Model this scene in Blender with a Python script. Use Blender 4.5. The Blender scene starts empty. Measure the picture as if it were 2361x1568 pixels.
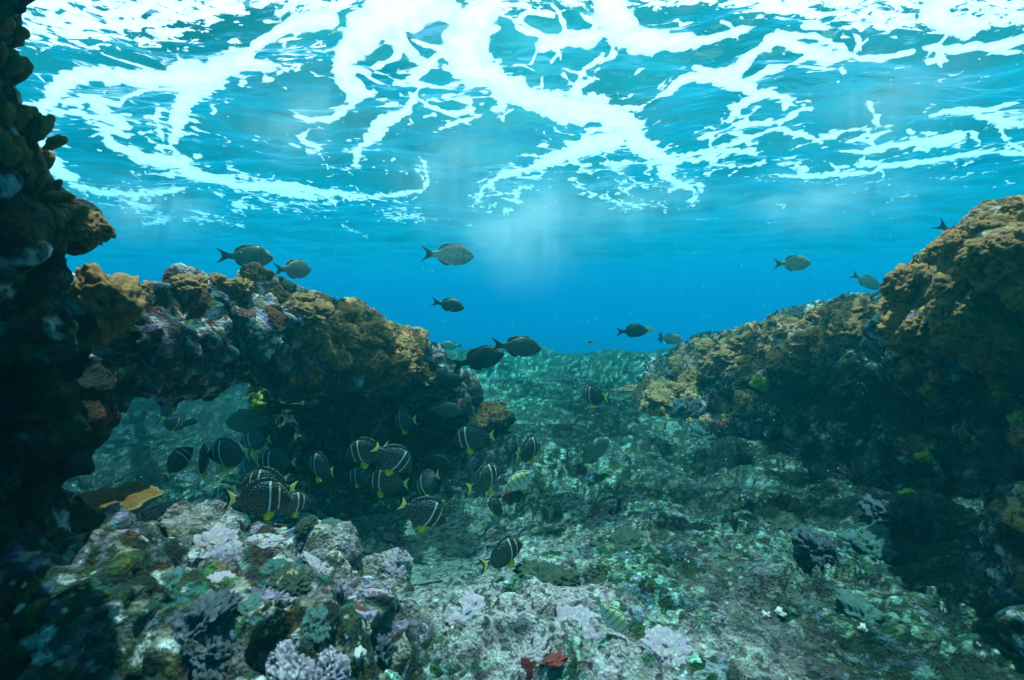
import bpy, bmesh, math, random
import numpy as np
from mathutils import Vector, Matrix, Quaternion
from mathutils.bvhtree import BVHTree
R = math.radians
scene = bpy.context.scene
C = scene.collection
random.seed(7)
rng = np.random.default_rng(11)

# ------------------------------------------------------------------ camera, sky, sun, exposure
PITCH = R(5.0)                       # the camera looks slightly down
F = 1180.5                           # photo pixels (2361 wide) per unit at depth 1: 90 degrees across
cam_d = bpy.data.cameras.new("camera"); cam = bpy.data.objects.new("camera", cam_d); C.objects.link(cam)
cam_d.sensor_width = 36; cam_d.lens = 18.0; cam_d.clip_start = 0.02; cam_d.clip_end = 400
cam.location = (0, 0, 0); cam.rotation_euler = (R(90) - PITCH, 0, 0)
cam_d.dof.use_dof = True; cam_d.dof.focus_distance = 2.2; cam_d.dof.aperture_fstop = 5.6
scene.camera = cam

SUN_EL, SUN_AZ = R(79), R(14)      # nearly overhead, a little ahead
world = bpy.data.worlds.new("World"); scene.world = world; world.use_nodes = True
wn = world.node_tree.nodes; wl = world.node_tree.links
sky = wn.new("ShaderNodeTexSky"); sky.sky_type = 'NISHITA'; sky.sun_disc = False
sky.sun_elevation = SUN_EL; sky.sun_rotation = SUN_AZ
wl.new(sky.outputs[0], wn["Background"].inputs[0]); wn["Background"].inputs[1].default_value = 0.07
sd = Vector((math.sin(SUN_AZ)*math.cos(SUN_EL), math.cos(SUN_AZ)*math.cos(SUN_EL), math.sin(SUN_EL)))
sun_d = bpy.data.lights.new("sun", 'SUN'); sun_d.energy = 5.0; sun_d.angle = R(0.5); sun_d.color = (1, .98, .95)
sun = bpy.data.objects.new("sun", sun_d); C.objects.link(sun); sun.rotation_euler = sd.to_track_quat('Z', 'Y').to_euler()

vs = scene.view_settings
vs.view_transform = 'Standard'; vs.look = 'None'; vs.gamma = 1; vs.use_curve_mapping = False
vs.exposure = 1.2
scene.render.engine = 'CYCLES'
cy = scene.cycles
cy.use_denoising = True; cy.max_bounces = 7; cy.diffuse_bounces = 2; cy.glossy_bounces = 3; cy.transmission_bounces = 3
cy.volume_bounces = 2; cy.transparent_max_bounces = 12; cy.sample_clamp_indirect = 4; cy.caustics_reflective = False
cy.caustics_refractive = False

# ------------------------------------------------------------------ helpers
cp, sp = math.cos(PITCH), math.sin(PITCH)
def P(px, py, d):
    """point seen at photo pixel (2361 x 1568) at depth d in front of the camera"""
    x = (px - 1180.5) / F; y = -(py - 784) / F
    return Vector((d*x, d*(cp + y*sp), d*(-sp + y*cp)))

def proj(co):
    """photo pixels of world points (N,3)"""
    f = co[:, 1]*cp - co[:, 2]*sp; u = co[:, 1]*sp + co[:, 2]*cp
    f = np.maximum(f, 1e-3)
    return 1180.5 + F*co[:, 0]/f, 784 - F*u/f, f

def h3(ix, iy, iz, seed):
    ix = ix.astype(np.int64); iy = iy.astype(np.int64); iz = iz.astype(np.int64)
    h = (ix*374761393 + iy*668265263 + iz*2147483647 + seed*1274126177) & 0xFFFFFFFF
    h = ((h ^ (h >> 13)) * 1274126177) & 0xFFFFFFFF
    h = ((h ^ (h >> 16)) * 2246822519) & 0xFFFFFFFF
    return (h ^ (h >> 15)) & 0xFFFFFFFF

def vnoise(p, seed=0):
    i = np.floor(p); f = p - i; f = f*f*f*(f*(f*6 - 15) + 10)
    out = np.zeros(len(p))
    for dx in (0, 1):
        wx = f[:, 0] if dx else 1 - f[:, 0]
        for dy in (0, 1):
            wy = f[:, 1] if dy else 1 - f[:, 1]
            for dz in (0, 1):
                wz = f[:, 2] if dz else 1 - f[:, 2]
                out += wx*wy*wz*(h3(i[:, 0]+dx, i[:, 1]+dy, i[:, 2]+dz, seed) / 4294967295.0)
    return out*2 - 1

def fbm(p, oct=4, seed=0, gain=.5):
    a, s, t = 1.0, 0.0, np.zeros(len(p))
    for k in range(oct):
        t += a*vnoise(p*2.03**k + 17.3*k, seed + k); s += a; a *= gain
    return t / s * 1.6

def worley(p, seed=0, jit=.9):
    """F1, F2 and a random number per nearest cell (2x2x2 search)"""
    b = np.floor(p - .5)
    d1 = np.full(len(p), 9.0); d2 = np.full(len(p), 9.0); idn = np.zeros(len(p))
    for dx in (0, 1):
        for dy in (0, 1):
            for dz in (0, 1):
                c = b + (dx, dy, dz)
                h = h3(c[:, 0], c[:, 1], c[:, 2], seed)
                ox = (h & 1023)/1023.0; oy = ((h >> 10) & 1023)/1023.0; oz = ((h >> 20) & 1023)/1023.0
                q = c + .5 + jit*(np.stack((ox, oy, oz), 1) - .5)
                d = np.sqrt(((p - q)**2).sum(1))
                new = d < d1
                d2 = np.where(new, d1, np.minimum(d2, d))
                idn = np.where(new, ((h*2654435761) & 0xFFFF)/65535.0, idn)
                d1 = np.where(new, d, d1)
    return d1, d2, idn

def sstep(a, b, x):
    t = np.clip((x - a)/(b - a), 0, 1); return t*t*(3 - 2*t)

def dome(f1, r=.72):
    return np.sqrt(np.clip(1 - (f1/r)**2, 0, 1))

def mesh_np(name, co, quads, mat=None, col=None, smooth=True, attrs=None, tris=None):
    me = bpy.data.meshes.new(name)
    co = np.ascontiguousarray(co, dtype=np.float32)
    nq = len(quads); nt = 0 if tris is None else len(tris)
    me.vertices.add(len(co)); me.vertices.foreach_set("co", co.ravel())
    lv = np.asarray(quads, dtype=np.int32).ravel()
    ls = np.arange(nq, dtype=np.int32)*4
    if nt:
        lv = np.concatenate((lv, np.asarray(tris, dtype=np.int32).ravel()))
        ls = np.concatenate((ls, nq*4 + np.arange(nt, dtype=np.int32)*3))
    me.loops.add(len(lv)); me.loops.foreach_set("vertex_index", lv)
    me.polygons.add(nq + nt); me.polygons.foreach_set("loop_start", ls)
    if smooth: me.polygons.foreach_set("use_smooth", np.ones(nq + nt, dtype=bool))
    me.update(calc_edges=True); me.validate()
    if col is not None: set_col(me, col)
    for k, v in (attrs or {}).items():
        a = me.attributes.new(k, 'FLOAT', 'POINT'); a.data.foreach_set("value", np.ascontiguousarray(v, dtype=np.float32))
    if mat: me.materials.append(mat)
    return me

def set_col(me, col):
    a = me.color_attributes.new("col", 'FLOAT_COLOR', 'POINT')
    c4 = np.ones((len(col), 4), dtype=np.float32); c4[:, :3] = col
    a.data.foreach_set("color", c4.ravel())

def grid_quads(nu, nv, wrap=False):
    i = np.arange(nu - (0 if wrap else 1)); j = np.arange(nv - 1)
    I, J = np.meshgrid(i, j, indexing='ij'); I2 = (I + 1) % nu
    return np.stack((I*nv + J, I2*nv + J, I2*nv + J + 1, I*nv + J + 1), -1).reshape(-1, 4)

def obj(name, me, parent=None):
    o = bpy.data.objects.new(name, me); C.objects.link(o)
    if parent is not None: o.parent = parent
    return o

def tag(o, label=None, cat=None, group=None, kind=None):
    if label: o["label"] = label
    if cat: o["category"] = cat
    if group: o["group"] = group
    if kind: o["kind"] = kind
    return o

def mix3(a, b, t):
    return a*(1 - t[:, None]) + np.asarray(b)*t[:, None]

# ------------------------------------------------------------------ materials
def new_mat(name):
    m = bpy.data.materials.new(name); m.use_nodes = True
    return m, m.node_tree.nodes, m.node_tree.links, m.node_tree.nodes["Principled BSDF"]

def nd(N, t, **kw):
    n = N.new(t)
    for k, v in kw.items():
        if k.startswith('i_'): n.inputs[int(k[2:])].default_value = v
        else: setattr(n, k, v)
    return n

def reef_mat(name, scale=1.0, bump=.95, light=.75):
    m, N, L, bs = new_mat(name)
    at = nd(N, "ShaderNodeAttribute", attribute_name="col")
    tc = nd(N, "ShaderNodeTexCoord")
    n1 = nd(N, "ShaderNodeTexNoise"); n1.inputs['Scale'].default_value = 75*scale; n1.inputs['Detail'].default_value = 5
    n1.inputs['Roughness'].default_value = .7
    v1 = nd(N, "ShaderNodeTexVoronoi"); v1.inputs['Scale'].default_value = 110*scale
    L.new(tc.outputs['Object'], n1.inputs['Vector']); L.new(tc.outputs['Object'], v1.inputs['Vector'])
    r1 = nd(N, "ShaderNodeMapRange"); r1.inputs[1].default_value = .3; r1.inputs[2].default_value = .7
    r1.inputs[3].default_value = .35; r1.inputs[4].default_value = 1.65
    L.new(n1.outputs['Fac'], r1.inputs[0])
    mu = nd(N, "ShaderNodeVectorMath", operation='SCALE'); L.new(at.outputs['Color'], mu.inputs[0]); L.new(r1.outputs[0], mu.inputs['Scale'])
    hs = nd(N, "ShaderNodeHueSaturation"); L.new(mu.outputs[0], hs.inputs['Color'])
    n2 = nd(N, "ShaderNodeTexNoise"); n2.inputs['Scale'].default_value = 28*scale; L.new(tc.outputs['Object'], n2.inputs['Vector'])
    r2 = nd(N, "ShaderNodeMapRange"); r2.inputs[1].default_value = .3; r2.inputs[2].default_value = .7
    r2.inputs[3].default_value = .44; r2.inputs[4].default_value = .56; L.new(n2.outputs['Fac'], r2.inputs[0]); L.new(r2.outputs[0], hs.inputs['Hue'])
    vs_ = nd(N, "ShaderNodeTexVoronoi"); vs_.inputs['Scale'].default_value = 62*scale; L.new(tc.outputs['Object'], vs_.inputs['Vector'])
    sx = nd(N, "ShaderNodeSeparateColor"); L.new(vs_.outputs['Color'], sx.inputs[0])
    gt = nd(N, "ShaderNodeMapRange"); gt.inputs[1].default_value = .80; gt.inputs[2].default_value = .86; gt.inputs[4].default_value = light; L.new(sx.outputs[0], gt.inputs[0])
    ds = nd(N, "ShaderNodeMapRange"); ds.inputs[1].default_value = .42; ds.inputs[2].default_value = .30; L.new(vs_.outputs['Distance'], ds.inputs[0])
    gm = nd(N, "ShaderNodeMath", operation='MULTIPLY'); L.new(gt.outputs[0], gm.inputs[0]); nk = nd(N, "ShaderNodeTexNoise"); nk.inputs['Scale'].default_value = 7; nk.inputs['Detail'].default_value = 3; L.new(tc.outputs['Object'], nk.inputs['Vector'])
    rk = nd(N, "ShaderNodeMapRange"); rk.inputs[1].default_value = .5; rk.inputs[2].default_value = .62; L.new(nk.outputs['Fac'], rk.inputs[0])
    gk = nd(N, "ShaderNodeMath", operation='MULTIPLY'); L.new(ds.outputs[0], gk.inputs[0]); L.new(rk.outputs[0], gk.inputs[1]); L.new(gk.outputs[0], gm.inputs[1])
    mxs = nd(N, "ShaderNodeMix", data_type='RGBA'); mxs.inputs[7].default_value = (.50, .52, .46, 1); L.new(gm.outputs[0], mxs.inputs[0]); L.new(hs.outputs[0], mxs.inputs[6])
    dk = nd(N, "ShaderNodeMapRange"); dk.inputs[1].default_value = .72; dk.inputs[2].default_value = .8; dk.inputs[4].default_value = .75; L.new(sx.outputs[1], dk.inputs[0])
    mxd = nd(N, "ShaderNodeMix", data_type='RGBA'); mxd.inputs[7].default_value = (.012, .018, .016, 1); L.new(dk.outputs[0], mxd.inputs[0]); L.new(mxs.outputs[2], mxd.inputs[6])
    L.new(mxd.outputs[2], bs.inputs['Base Color'])
    bs.inputs['Roughness'].default_value = .85; bs.inputs['Specular IOR Level'].default_value = .15
    ad = nd(N, "ShaderNodeMath", operation='SUBTRACT'); L.new(n1.outputs['Fac'], ad.inputs[0])
    sc = nd(N, "ShaderNodeMath", operation='MULTIPLY'); sc.inputs[1].default_value = .5; L.new(v1.outputs['Distance'], sc.inputs[0]); L.new(sc.outputs[0], ad.inputs[1])
    bp = nd(N, "ShaderNodeBump"); bp.inputs['Strength'].default_value = bump; bp.inputs['Distance'].default_value = .02/scale
    L.new(ad.outputs[0], bp.inputs['Height']); L.new(bp.outputs[0], bs.inputs['Normal'])
    return m
REEF = reef_mat("encrusted_rock", light=.7)
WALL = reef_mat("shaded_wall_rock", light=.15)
CORAL = reef_mat("coral_skin", 1.6, .35, .25)

def flat_mat(name, col, rough=.5, spec=.3, var=.25, sub=0.0):
    m, N, L, bs = new_mat(name)
    n1 = nd(N, "ShaderNodeTexNoise"); n1.inputs['Scale'].default_value = 60; n1.inputs['Detail'].default_value = 4
    tc = nd(N, "ShaderNodeTexCoord"); L.new(tc.outputs['Object'], n1.inputs['Vector'])
    mx = nd(N, "ShaderNodeMix", data_type='RGBA')
    mx.inputs[6].default_value = (*[c*(1 - var) for c in col], 1); mx.inputs[7].default_value = (*[min(1, c*(1 + var)) for c in col], 1)
    L.new(n1.outputs['Fac'], mx.inputs[0]); L.new(mx.outputs[2], bs.inputs['Base Color'])
    bs.inputs['Roughness'].default_value = rough; bs.inputs['Specular IOR Level'].default_value = spec
    return m
# ------------------------------------------------------------------ the water: haze box and the surface seen from below
H = 1.2
def make_haze():
    m = bpy.data.materials.new("water_haze"); m.use_nodes = True
    N = m.node_tree.nodes; L = m.node_tree.links; N.clear()
    out = nd(N, "ShaderNodeOutputMaterial"); pv = nd(N, "ShaderNodeVolumePrincipled")
    pv.inputs['Color'].default_value = (.004, .156, .178, 1)
    pv.inputs['Absorption Color'].default_value = (0, .748, .960, 1)
    pv.inputs['Density'].default_value = .20
    pv.inputs['Anisotropy'].default_value = .68
    L.new(pv.outputs[0], out.inputs['Volume'])
    x0, x1, y0, y1, z0, z1 = -75, 75, -75, 95, -9, H + .35
    co = [(x, y, z) for x in (x0, x1) for y in (y0, y1) for z in (z0, z1)]
    me = bpy.data.meshes.new("haze")
    me.from_pydata(co, [], [(0, 1, 3, 2), (4, 6, 7, 5), (0, 4, 5, 1), (2, 3, 7, 6), (0, 2, 6, 4), (1, 5, 7, 3)])
    me.materials.append(m)
    tag(obj("haze", me), kind='stuff')
make_haze()

# foam streaks: (width, [(px,py) or (px,py,width) ...])
FOAM = [
 [(1010,-60,170),(930,0,150),(850,55,110),(805,110,75),(790,170,60),(800,205,45),(850,212,25)],
 [(760,40,60),(690,40,45),(620,85,30),(590,115,28),(545,150,65),(470,180,72),(390,180,60),(320,185,45),(255,180,35)],
 [(540,150,60),(640,158,10)],
 [(235,172,38),(170,185,50),(120,215,48),(97,255,36),(90,310,36),(110,360,42),(140,400,40),(175,410,20)],
 [(440,200,55),(425,245,48),(400,300,36),(392,330,16)],
 [(372,255,18),(360,300,12),(380,335,8),(405,325,10),(410,290,8)],
 [(190,232,22),(250,262,30),(290,292,22),(240,300,24),(255,330,26),(330,362,34),(420,372,46),(440,400,34),(540,428,28),(650,430,20),(755,447,18)],
 [(140,240,20),(200,235,24),(280,245,14),(330,215,14),(360,195,16)],
 [(755,447,18),(850,455,13),(920,448,12),(968,438,12),(988,415,10),(978,380,11),(965,360,6)],
 [(600,430,20),(700,450,16),(770,460,9)],
 [(640,440,10),(565,458,8),(545,490,6)], [(560,440,7),(640,470,6),(760,470,7)],
 [(855,208,24),(800,245,20),(760,268,18),(710,272,18),(675,262,10)],
 [(712,295,10),(700,320,16),(730,335,14),(750,345,7)], [(742,350,5),(750,375,6),(757,392,4)],
 [(1040,105,18),(1005,135,18),(985,160,18),(950,180,22),(975,195,16),(955,225,24),(930,260,24),(880,285,30),(855,315,32),(830,345,22),(815,380,10)],
 [(950,90,10),(1000,105,14),(1030,115,14)], [(940,100,10),(900,95,8),(860,110,6)],
 [(950,215,18),(990,245,14),(1040,268,14),(1090,250,14),(1150,225,12),(1175,215,10)],
 [(1170,215,12),(1120,260,12),(1060,280,14),(1010,300,8)], [(975,270,12),(1000,268,12)],
 [(1165,-30,55),(1150,0,50),(1105,40,90),(1070,90,110),(1090,150,95),(1150,195,70),(1220,232,62),(1310,248,80),(1400,262,80),(1450,290,66),(1465,320,60)],
 [(1465,320,70),(1500,345,50),(1560,375,26),(1530,395,38),(1560,420,22),(1595,440,14),(1600,462,10),(1560,480,8)],
 [(1420,325,60),(1350,338,52),(1290,358,40),(1220,385,26),(1150,408,18),(1112,435,16),(1100,470,14)],
 [(1400,300,30),(1370,300,20),(1350,320,20)],
 [(1345,225,22),(1338,190,14),(1355,160,14),(1385,145,16),(1400,130,10)],
 [(1425,-40,120),(1420,0,110),(1440,60,100),(1480,95,70),(1560,100,50),(1640,95,28),(1720,70,16),(1750,60,8)],
 [(1190,60,14),(1260,85,18),(1330,72,20),(1400,75,26)], [(1240,90,16),(1290,120,16),(1270,140,10)],
 [(1190,45,18),(1220,25,22),(1280,30,14)], [(1350,30,10),(1385,55,14),(1360,75,16)],
 [(1250,100,50),(1300,90,40),(1380,85,50)], [(1300,170,10),(1340,205,10)],
 [(1415,250,30),(1470,248,18),(1540,215,16),(1600,180,24),(1660,172,34),(1700,165,40),(1740,120,26),(1800,85,30),(1870,78,22),(1940,105,16)],
 [(1610,160,18),(1690,190,40),(1730,190,40),(1750,225,26),(1700,250,18),(1680,275,16)],
 [(1770,90,28),(1830,100,40),(1900,130,40),(1960,125,22),(2030,130,18),(2095,118,22)],
 [(1890,40,10),(1930,25,8),(1960,5,8)], [(1860,60,18),(1940,60,10),(1975,85,12),(1985,120,9)],
 [(1690,200,20),(1760,170,18),(1830,140,16),(1890,110,20)], [(1760,215,30),(1810,230,20),(1800,260,12)],
 [(2120,110,20),(2200,115,24),(2290,112,26),(2361,90,30)], [(2150,10,60),(2175,45,70),(2230,75,40),(2260,60,30)],
 [(2165,120,30),(2165,155,20)], [(2330,20,20),(2361,50,20)],
 [(1490,375,10),(1560,360,12),(1640,350,14),(1720,320,14),(1790,300,16),(1850,312,18),(1890,330,10)],
 [(1610,320,12),(1690,290,16),(1760,285,16),(1820,275,12)], [(1845,250,18),(1800,290,16)],
 [(1990,235,7),(2020,265,12),(2015,295,12),(1960,300,14),(1900,320,14),(1820,345,10)],
 [(2040,300,8),(1980,315,10),(1940,335,10)],
 [(2145,262,14),(2220,258,16),(2290,265,22),(2361,280,22)], [(2310,275,14),(2320,320,14),(2361,345,20)],
 [(1975,352,10),(2040,335,16),(2110,325,22),(2180,320,34),(2225,310,20)],
 [(1980,385,10),(2080,375,18),(2170,365,18),(2280,350,16),(2361,355,16)], [(1760,410,6),(1880,405,12),(2010,395,14)],
 [(1640,380,7),(1740,385,8),(1830,360,8)], [(1600,370,14),(1680,345,14),(1740,345,12)],
 [(1130,480,5),(1160,450,6),(1230,430,6)], [(1280,370,7),(1400,385,6),(1480,420,8),(1420,450,6)],
 [(1320,425,7),(1430,470,8),(1540,480,8)], [(440,500,6),(560,520,6)], [(880,490,6),(990,498,6)], [(790,520,5),(850,545,5)],
 [(330,440,18),(300,470,14),(350,480,12)], [(160,420,20),(230,445,18),(330,450,18),(420,435,16)],
 [(330,520,10),(390,500,8)],
]
def seg_field(px, py):
    """how far inside the foam streaks each point lies: width - distance, in streak widths"""
    best = np.full(len(px), -3.0)
    for line in FOAM:
        for a, b in zip(line[:-1], line[1:]):
            wmax = max(a[2], b[2]) * 2.2 + 20
            x0, x1 = min(a[0], b[0]) - wmax, max(a[0], b[0]) + wmax
            y0, y1 = min(a[1], b[1]) - wmax, max(a[1], b[1]) + wmax
            s = np.nonzero((px > x0) & (px < x1) & (py > y0) & (py < y1))[0]
            if not len(s): continue
            dx, dy = b[0] - a[0], b[1] - a[1]
            t = np.clip(((px[s] - a[0])*dx + (py[s] - a[1])*dy) / (dx*dx + dy*dy + 1e-6), 0, 1)
            d = np.hypot(px[s] - a[0] - t*dx, py[s] - a[1] - t*dy)
            w = (a[2] + (b[2] - a[2])*t) * .5
            best[s] = np.maximum(best[s], np.clip((w - d)/(w*.35 + 5), -3, 1.5))
    return best

def make_surface():
    az = np.concatenate((np.linspace(-180, -56, 50)[:-1], np.linspace(-56, 56, 1150), np.linspace(56, 180, 50)[1:-1]))
    az = np.radians(az)
    r = np.concatenate((np.linspace(.03, 1.5, 40)[:-1], 1/np.linspace(1/1.5, 1/72, 470)))
    A, Rr = np.meshgrid(az, r, indexing='ij')
    x = (Rr*np.sin(A)).ravel(); y = (Rr*np.cos(A)).ravel()
    q = np.stack((x, y, np.zeros_like(x)), 1)
    fade = 1/(1 + (np.hypot(x, y)/14)**2)
    amp = .075*fbm(q*(.55, .8, 1), 2, 3) + .028*fbm(q*(1.7, 2.6, 1), 2, 9) + .009*fbm(q*(5, 8, 1), 2, 19)
    z = H + amp
    co = np.stack((x, y, z), 1)
    px, py, dep = proj(co)
    w1 = fbm(q*2.2, 3, 41); w2 = fbm(q*2.2, 3, 57)
    k = 22/np.maximum(dep, .6)*1.6
    f = seg_field(px + w1*k, py + w2*k*.7)
    vis = (y > .4) & (np.abs(x) < y*1.05 + .1)
    f = np.where(vis, f, -3)
    g1, g2, _ = worley(np.stack((x*3.4 + w1*.5, y*3.0 + w2*.5, 0*x), 1), 15)
    fine = (.085 - (g2 - g1))*13 + np.minimum(0, (f + 2.0)*1.1) + .9*fbm(q*1.7, 2, 88) - .25
    f = np.where(vis & (dep < 9), np.maximum(f, np.minimum(fine, .4)), f)
    h1, h2, hi = worley(np.stack((x*5.5 + w1*.4, y*4.2 + w2*.4, 0*x), 1), 25)
    f = f + .06 - .7*dome(h1, .55)*(hi > .62)*(f < .9)
    # loose lace elsewhere, and bubble specks with sun glitter painted in as white foam
    e1, e2, _ = worley(np.stack((x*.9 + w1*.35, y*.9 + w2*.35, 0*x), 1), 5)
    lace = (.10 - (e2 - e1))*8 + fbm(q*.8, 2, 77)*.9 - 1.5
    f = np.maximum(f, np.where(vis, lace - 2.2, lace))
    rip = np.where(vis, sstep(70, -10, py - .02*px + 40*w1)*1.0 + sstep(190, 60, py)*sstep(620, 380, px)*sstep(-.5, .3, w2 + .3) + .75*sstep(60, 20, np.abs(py - 130 + 30*w1))*sstep(90, 40, np.abs(px - 690)) + .8*sstep(260, 120, py)*sstep(60, 30, np.abs(px - 1000))*sstep(0, .4, w2), 0)
    rip = rip*sstep(-55, -12, py); f = np.where(py < -12, np.maximum(f - sstep(-12, -70, py)*4, -3), f)
    me = mesh_np("water_surface", co, grid_quads(len(az), len(r), True), None, attrs={"foam": f, "ruffle": np.clip(rip, 0, 1)})
    m = bpy.data.materials.new("sea_surface"); m.use_nodes = True
    N = m.node_tree.nodes; L = m.node_tree.links; N.clear()
    out = nd(N, "ShaderNodeOutputMaterial"); tc = nd(N, "ShaderNodeTexCoord")
    af = nd(N, "ShaderNodeAttribute", attribute_name="foam"); ar = nd(N, "ShaderNodeAttribute", attribute_name="ruffle")
    n1 = nd(N, "ShaderNodeTexNoise"); n1.inputs['Scale'].default_value = 9; n1.inputs['Detail'].default_value = 6; n1.inputs['Roughness'].default_value = .62
    L.new(tc.outputs['Object'], n1.inputs['Vector'])
    # small bubbles rafts
    mp = nd(N, "ShaderNodeMapping"); mp.inputs['Scale'].default_value = (13, 22, 1); L.new(tc.outputs['Object'], mp.inputs['Vector'])
    n2 = nd(N, "ShaderNodeTexNoise"); n2.inputs['Scale'].default_value = 1; n2.inputs['Detail'].default_value = 4; n2.inputs['Roughness'].default_value = .6
    n2.inputs['Distortion'].default_value = .6; L.new(mp.outputs[0], n2.inputs['Vector'])
    def math_(op, a, b=None, c=None):
        n = nd(N, "ShaderNodeMath", operation=op)
        for i, v in enumerate((a, b, c)):
            if v is None: continue
            if isinstance(v, (int, float)): n.inputs[i].default_value = v
            else: L.new(v, n.inputs[i])
        return n.outputs[0]
    mv = nd(N, "ShaderNodeMapping"); mv.inputs['Scale'].default_value = (15, 11, 1); L.new(tc.outputs['Object'], mv.inputs['Vector'])
    av = nd(N, "ShaderNodeVectorMath", operation='ADD'); L.new(mv.outputs[0], av.inputs[0]); L.new(n1.outputs['Color'], av.inputs[1])
    vv = nd(N, "ShaderNodeTexVoronoi", feature='SMOOTH_F1'); vv.inputs['Smoothness'].default_value = .35; vv.inputs['Scale'].default_value = 1; L.new(av.outputs[0], vv.inputs['Vector'])
    jag = math_('ADD', math_('MULTIPLY', math_('SUBTRACT', n1.outputs['Fac'], .5), 1.5), math_('MULTIPLY', math_('SUBTRACT', .42, vv.outputs['Distance']), 1.5))
    f1 = math_('ADD', af.outputs['Fac'], jag)
    speck = math_('MULTIPLY', math_('SUBTRACT', n2.outputs['Fac'], .67), 12.0)
    spk = math_('ADD', speck, math_('MULTIPLY', af.outputs['Fac'], .55))
    ruf = math_('ADD', math_('MULTIPLY', math_('SUBTRACT', n2.outputs['Fac'], .53), 14.0), math_('MULTIPLY', math_('SUBTRACT', ar.outputs['Fac'], .75), 6.0))
    tot = math_('MAXIMUM', math_('MAXIMUM', f1, spk), ruf)
    mr = nd(N, "ShaderNodeMapRange"); mr.interpolation_type = 'SMOOTHSTEP'
    mr.inputs[1].default_value = -.14; mr.inputs[2].default_value = .16; L.new(tot, mr.inputs[0])
    thick = nd(N, "ShaderNodeMapRange"); thick.inputs[1].default_value = -.2; thick.inputs[2].default_value = 1.6; thick.inputs[3].default_value = .62; thick.inputs[4].default_value = 1.0
    L.new(math_('ADD', tot, math_('MULTIPLY', math_('SUBTRACT', n2.outputs['Fac'], .5), 2.0)), thick.inputs[0])
    fcol = nd(N, "ShaderNodeVectorMath", operation='SCALE'); fcol.inputs[0].default_value = (.62, .585, .57); L.new(thick.outputs[0], fcol.inputs['Scale'])
    # ripples
    n3 = nd(N, "ShaderNodeTexNoise"); n3.inputs['Scale'].default_value = 1; n3.inputs['Detail'].default_value = 5; n3.inputs['Distortion'].default_value = .4
    mp3 = nd(N, "ShaderNodeMapping"); mp3.inputs['Scale'].default_value = (6, 10, 1); L.new(tc.outputs['Object'], mp3.inputs['Vector']); L.new(mp3.outputs[0], n3.inputs['Vector'])
    bp = nd(N, "ShaderNodeBump"); bp.inputs['Strength'].default_value = .22; bp.inputs['Distance'].default_value = .06; L.new(n3.outputs['Fac'], bp.inputs['Height'])
    fr = nd(N, "ShaderNodeFresnel"); fr.inputs[0].default_value = 1.33; L.new(bp.outputs[0], fr.inputs['Normal'])
    tr = nd(N, "ShaderNodeBsdfTransparent"); tr.inputs[0].default_value = (.95, 1, 1, 1)
    gl = nd(N, "ShaderNodeBsdfGlossy"); gl.inputs['Roughness'].default_value = .06; L.new(bp.outputs[0], gl.inputs['Normal'])
    wat = nd(N, "ShaderNodeMixShader"); L.new(fr.outputs[0], wat.inputs[0]); L.new(tr.outputs[0], wat.inputs[1]); L.new(gl.outputs[0], wat.inputs[2])
    # cyan glow of light scattered in the water, put into the surface as tint
    wt = nd(N, "ShaderNodeBsdfTranslucent"); n5 = nd(N, "ShaderNodeTexNoise"); n5.inputs['Scale'].default_value = 1.6; n5.inputs['Detail'].default_value = 5; L.new(tc.outputs['Object'], n5.inputs['Vector'])
    r5 = nd(N, "ShaderNodeMapRange"); r5.inputs[1].default_value = .3; r5.inputs[2].default_value = .7; r5.inputs[3].default_value = .12; r5.inputs[4].default_value = .28; L.new(n5.outputs['Fac'], r5.inputs[0])
    wt.inputs[0].default_value = (.01, .32, .41, 1)
    wa = nd(N, "ShaderNodeMixShader"); L.new(r5.outputs[0], wa.inputs[0]); L.new(wat.outputs[0], wa.inputs[1]); L.new(wt.outputs[0], wa.inputs[2]); wat = wa
    tl = nd(N, "ShaderNodeBsdfTranslucent"); L.new(fcol.outputs[0], tl.inputs[0])
    df = nd(N, "ShaderNodeBsdfDiffuse"); df.inputs[0].default_value = (.9, .93, .94, 1)
    t2 = nd(N, "ShaderNodeBsdfTransparent")
    fo = nd(N, "ShaderNodeMixShader"); fo.inputs[0].default_value = .2; L.new(tl.outputs[0], fo.inputs[1]); L.new(df.outputs[0], fo.inputs[2])
    fo2 = nd(N, "ShaderNodeMixShader"); fo2.inputs[0].default_value = .12; L.new(fo.outputs[0], fo2.inputs[1]); L.new(t2.outputs[0], fo2.inputs[2])
    mx = nd(N, "ShaderNodeMixShader"); L.new(mr.outputs[0], mx.inputs[0]); L.new(wat.outputs[0], mx.inputs[1]); L.new(fo2.outputs[0], mx.inputs[2])
    L.new(mx.outputs[0], out.inputs['Surface'])
    me.materials.append(m)
    tag(obj("water_surface", me), kind='structure')
make_surface()
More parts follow.
